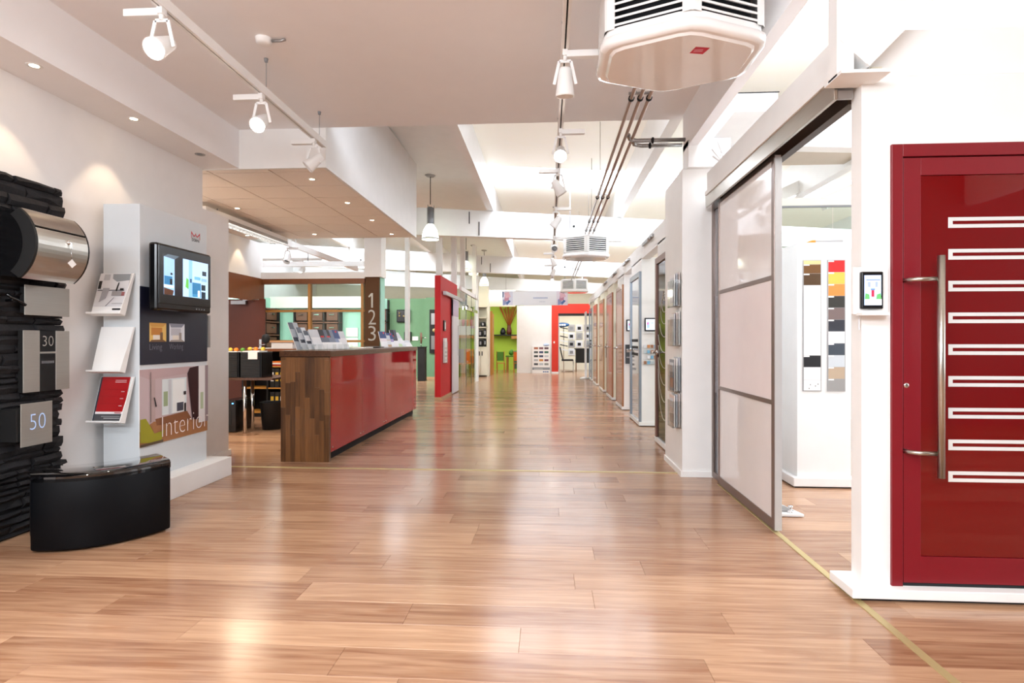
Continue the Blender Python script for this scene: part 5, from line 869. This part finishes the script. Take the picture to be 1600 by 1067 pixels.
def track_lamp(loc, side, on, aim, label, big=1):
    x, y, z = loc
    t = thing('track_spotlight', label, 'spotlight', loc, 'white track spotlights')
    d = side
    B(x-.015, x+.015, y-.02, y+.02, z-.035, z).build('adapter', M['white'], t); B(x+d*.01, x+d*.20, y-.02, y+.025, z-.045, z-.005).build('driver_box', M['white'], t, .004)
    mb = MB(); mb.tube([(x, y, z), (x, y, z-.065)], .012, 8); mb.build('stem', M['white'], t)
    dv = Vector(aim).normalized(); c = Vector((x, y, z-.20)); sdir = dv.cross(Vector((0, 1, 0))) if abs(dv.y) < .9 else dv.cross(Vector((1, 0, 0)))
    sdir = Vector((1, 0, 0)) if abs(dv.x) < .7 else Vector((0, 1, 0))
    mb = MB()
    for a, b in (((-.035, -.065), (.035, -.065)), ((-.035, -.065), (-.066, -.205)), ((.035, -.065), (.066, -.205))):
        mb.beam(Vector((x, y, z+a[1]))+sdir*a[0], Vector((x, y, z+b[1]))+sdir*b[0], .018, .006, (0, 1, 0) if sdir.x else (1, 0, 0))
    mb.build('yoke', M['white'], t)
    mb = MB(); mb.lathe([(0, -.09), (.03, -.09), (.037, -.08), (.056, .06), (.058, .075), (.052, .075), (.045, .02), (0, .015)], c, dv, 20); hd_ = mb.build('lamp_head', M['white'], t)
    mb = MB(); mb.lathe([(0, 0), (.045, 0), (.045, .006), (0, .008)], c+dv*(.058 if on else .03), dv, 16); mb.build('lens', M['bulb'] if on else M['grey'], hd_)
    if on: lamp_spot(c+dv*.09, c+dv*2, 22, (1, .93, .82), 90)
    return t
dn = (0, -.25, -1)
track_lamp((-2.04, 2.92, 2.955), -1, True, (0, -1, -.75), 'lit track spotlight nearest the camera at the upper left')
track_lamp((-2.04, 3.98, 2.955), -1, True, (0, -1, -.75), 'lit track spotlight in the middle of the left track')
track_lamp((-2.04, 4.90, 2.955), -1, False, (-.7, -.25, -.7), 'unlit tilted track spotlight at the end of the left track')
AL = [((.10, 3.50, 2.955), 1, False, (0, .15, -1), 'unlit white spotlight nearest on the middle track beside the big heater'), ((.10, 4.80, 2.955), 1, True, (-.05, -1, -.75), 'lit spotlight on the middle track, second from the front'), ((.10, 5.9, 2.955), -1, False, (.5, .1, -.8), 'tilted spotlight on the middle track, third from the front'),
      ((.10, 7.6, 2.955), 1, False, (-.6, .1, -.8), 'tilted spotlight on the middle track, fourth from the front'), ((.10, 9.7, 2.955), 1, False, (0, -.9, -.4), 'spotlight facing the camera on the middle track, fifth from the front'), ((.10, 11.5, 2.955), -1, False, (.4, 0, -1), 'small spotlight on the middle track, sixth from the front'),
      ((.10, 13.3, 2.955), -1, False, (-.4, 0, -1), 'small spotlight on the middle track, seventh from the front'), ((.10, 15.3, 2.955), 1, True, (0, -.5, -1), 'farthest lit spotlight on the middle track')]
for a in AL: track_lamp(*a)
# downlights
def downlight(x, y, z, on, label, grp, p=6):
    t = thing('downlight', label, 'downlight', (x, y, z), grp)
    mb = MB(); mb.lathe([(.026, -.001), (.042, -.004), (.045, 0.002), (.026, .003)], (x, y, z), (0, 0, 1), 18); mb.build('trim_ring', M['white'] if on else M['alu'], t)
    mb = MB(); mb.lathe([(0, -.001), (.026, -.001), (.026, .004), (0, .004)], (x, y, z), (0, 0, 1), 14); mb.build('lamp_disc', M['bulbw'] if on else M['grey'], t)
    if on: lamp_spot((x, y, z-.015), (x, y, 0), p, (1, .74, .5), 75, .35, .015)
for k, (y, on) in enumerate(((1.6, True), (2.45, True), (3.3, True), (4.14, True), (4.965, False))):
    downlight(-3.11, y, 2.865, on, ['recessed downlight in the left soffit closest to the viewer', 'second recessed downlight in the left soffit', 'recessed downlight in the left soffit above the letterbox', 'recessed downlight in the left soffit above the display pylon', 'unlit recessed downlight at the far end of the left soffit'][k], 'downlights in the left soffit', 9)
for k, (x, y) in enumerate(((-2.43, 5.79), (-2.42, 6.81), (-2.43, 7.81), (-2.445, 8.85), (-3.65, 8.79), (-4.75, 8.82), (-3.9, 7.0))):
    downlight(x, y, 2.86, True, ['tile ceiling downlight nearest, above the counter front', 'second tile ceiling downlight along the counter', 'third tile ceiling downlight along the counter', 'far tile ceiling downlight at the fascia corner', 'far middle downlight in the tile ceiling', 'far left downlight in the tile ceiling', 'inner downlight in the tile ceiling'][k], 'downlights in the tile ceiling', 7)
# smoke detector
t = thing('smoke_detector', 'white smoke detector with a wired plug on the low ceiling', 'smoke detector', (-1.88, 3.78, 3.24)); mb = MB(); mb.lathe([(0, -.04), (.035, -.04), (.05, -.03), (.055, 0)], (-1.92, 3.78, 3.24), (0, 0, 1), 18); mb.build('housing', M['white'], t); mb = MB(); mb.tube([(-1.865, 3.78, 3.222), (-1.80, 3.78, 3.222), (-1.77, 3.775, 3.228)], .010, 8); mb.build('plug', M['alu'], t)
# fluorescent louvre fitting + rail in the office
t = thing('louvre_light', 'long louvred fluorescent light under the tile ceiling behind the wall end', 'lamp', (-4.1, 7.8, 2.7)); B(-4.26, -4.06, 6.6, 8.75, 2.74, 2.80).build('housing', M['white'], t, .004); B(-4.24, -4.08, 6.62, 8.73, 2.735, 2.742).build('tubes', M['tube'], t)
for i in range(24): y = 6.68+.088*i; B(-4.24, -4.08, y, y+.006, 2.70, 2.735).build('louvre_blade', M['alu'], t)
for x in (-4.26, -4.165, -4.064): B(x, x+.006, 6.6, 8.75, 2.70, 2.74).build('louvre_side', M['alu'], t)
for y in (7, 8.4): mb = MB(); mb.tube([(-4.16, y, 2.8), (-4.16, y, 2.86)], .006, 5); mb.build('mount', M['alu'], t)
t = thing('office_light_rail', 'white light rail running on above the glazed partition', 'light track', (-4.5, 10.5, 2.9)); mb = MB(); mb.beam((-4.40, 9.2, 2.85), (-4.40, 13.0, 2.85), .06, .10); mb.build('profile', M['white'], t); mb = MB(); mb.beam((-9, 10.3, 2.60), (-3.3, 10.3, 2.60), .05, .09); mb.build('cross_profile', M['white'], t)
for y in (9.8, 12.5): mb = MB(); mb.tube([(-4.4, y, 2.9), (-4.4, y, 3.9)], .005, 4); mb.build('wire', M['alu'], t)
mb = MB(); mb.tube([(-4.4, 10.3, 2.63), (-4.4, 10.3, 2.8)], .01, 5); mb.build('connector', M['alu'], t)
track_lamp((-4.46, 9.6, 2.80), 1, False, (0, -.5, -.8), 'grey spotlight hanging above the glazed partition')
track_lamp((-4.9, 11.2, 2.80), -1, True, (-.1, -.5, -.9), 'lit spotlight deeper in the office above the partition')
mb = MB(); mb.beam((-7, 11.2, 2.82), (-4.5, 11.2, 2.82), .04, .05); tag(mb.build('light_rail', M['white']), 'short cross rail carrying the deeper office spotlight', 'light track')
# pendants
def pendant(x, y, zb, label, s=1.0):
    t = thing('pendant_lamp', label, 'pendant lamp', (x, y, zb), 'glass shade pendant lamps'); top = rz(x)
    mb = MB(); mb.lathe([(0, 0), (.06*s, 0), (.1*s, .03), (0, .03)], (x, y, top-.03), (0, 0, 1), 20); mb.build('canopy', M['alu'], t)
    mb = MB(); mb.tube([(x, y, zb+.62*s), (x, y, top)], .007, 6); mb.build('cable', M['dark'], t)
    mb = MB(); mb.lathe([(0, .58), (.03, .575), (.058, .56), (.06, .28), (.05, .26), (0, .26)], (x, y, zb), (0, 0, 1), 20); mb.v = [(x+(a-x)*s, y+(b-y)*s, zb+(c-zb)*s) for a, b, c in mb.v]; mb.build('gear_housing', mat('gear_grey', '#8b8f94', .35, .5), t)
    for i in range(3): a = 2.1*i; mb = MB(); mb.tube([(x+math.cos(a)*.065*s, y+math.sin(a)*.065*s, zb+.60*s), (x+math.cos(a)*.068*s, y+math.sin(a)*.068*s, zb+.24*s)], .005, 5); mb.build('bracket', M['alu'], t)
    mb = MB(); mb.lathe([(.055*s, .27*s), (.07*s, .25*s), (.12*s, .17*s), (.145*s, .06*s), (.15*s, .0), (.143*s, .0), (.11*s, .16*s), (.05*s, .25*s)], (x, y, zb), (0, 0, 1), 24); mb.build('glass_shade', M['shade'], t)
    mb = MB(); mb.lathe([(.152*s, .0), (.158*s, .006), (.158*s, .02), (.15*s, .025)], (x, y, zb), (0, 0, 1), 24); mb.build('rim_ring', M['alu'], t)
    mb = MB(); mb.lathe([(0, .06*s), (.06*s, .08*s), (.07*s, .13*s), (.03*s, .2*s), (0, .2*s)], (x, y, zb), (0, 0, 1), 14); mb.build('bulb', M['bulbw'], t)
pendant(-2.08, 10.05, 2.98, 'large glass pendant lamp beside the white fascia corner')
pendant(-2.30, 16.0, 3.18, 'left one of the two small pendant lamps above the red wall', .9); pendant(-2.30, 17.6, 3.22, 'right one of the two small pendant lamps above the glass screen', 1.0); pendant(-2.07, 18.5, 2.98, 'farthest small pendant lamp near the cream shelves', 1.0)
tag(B(-2.0, -1.85, 19.8, 19.9, 2.7, 2.9).build('exit_lamp', M['tube']), 'small slanted tube lamp left of the banner', 'lamp')
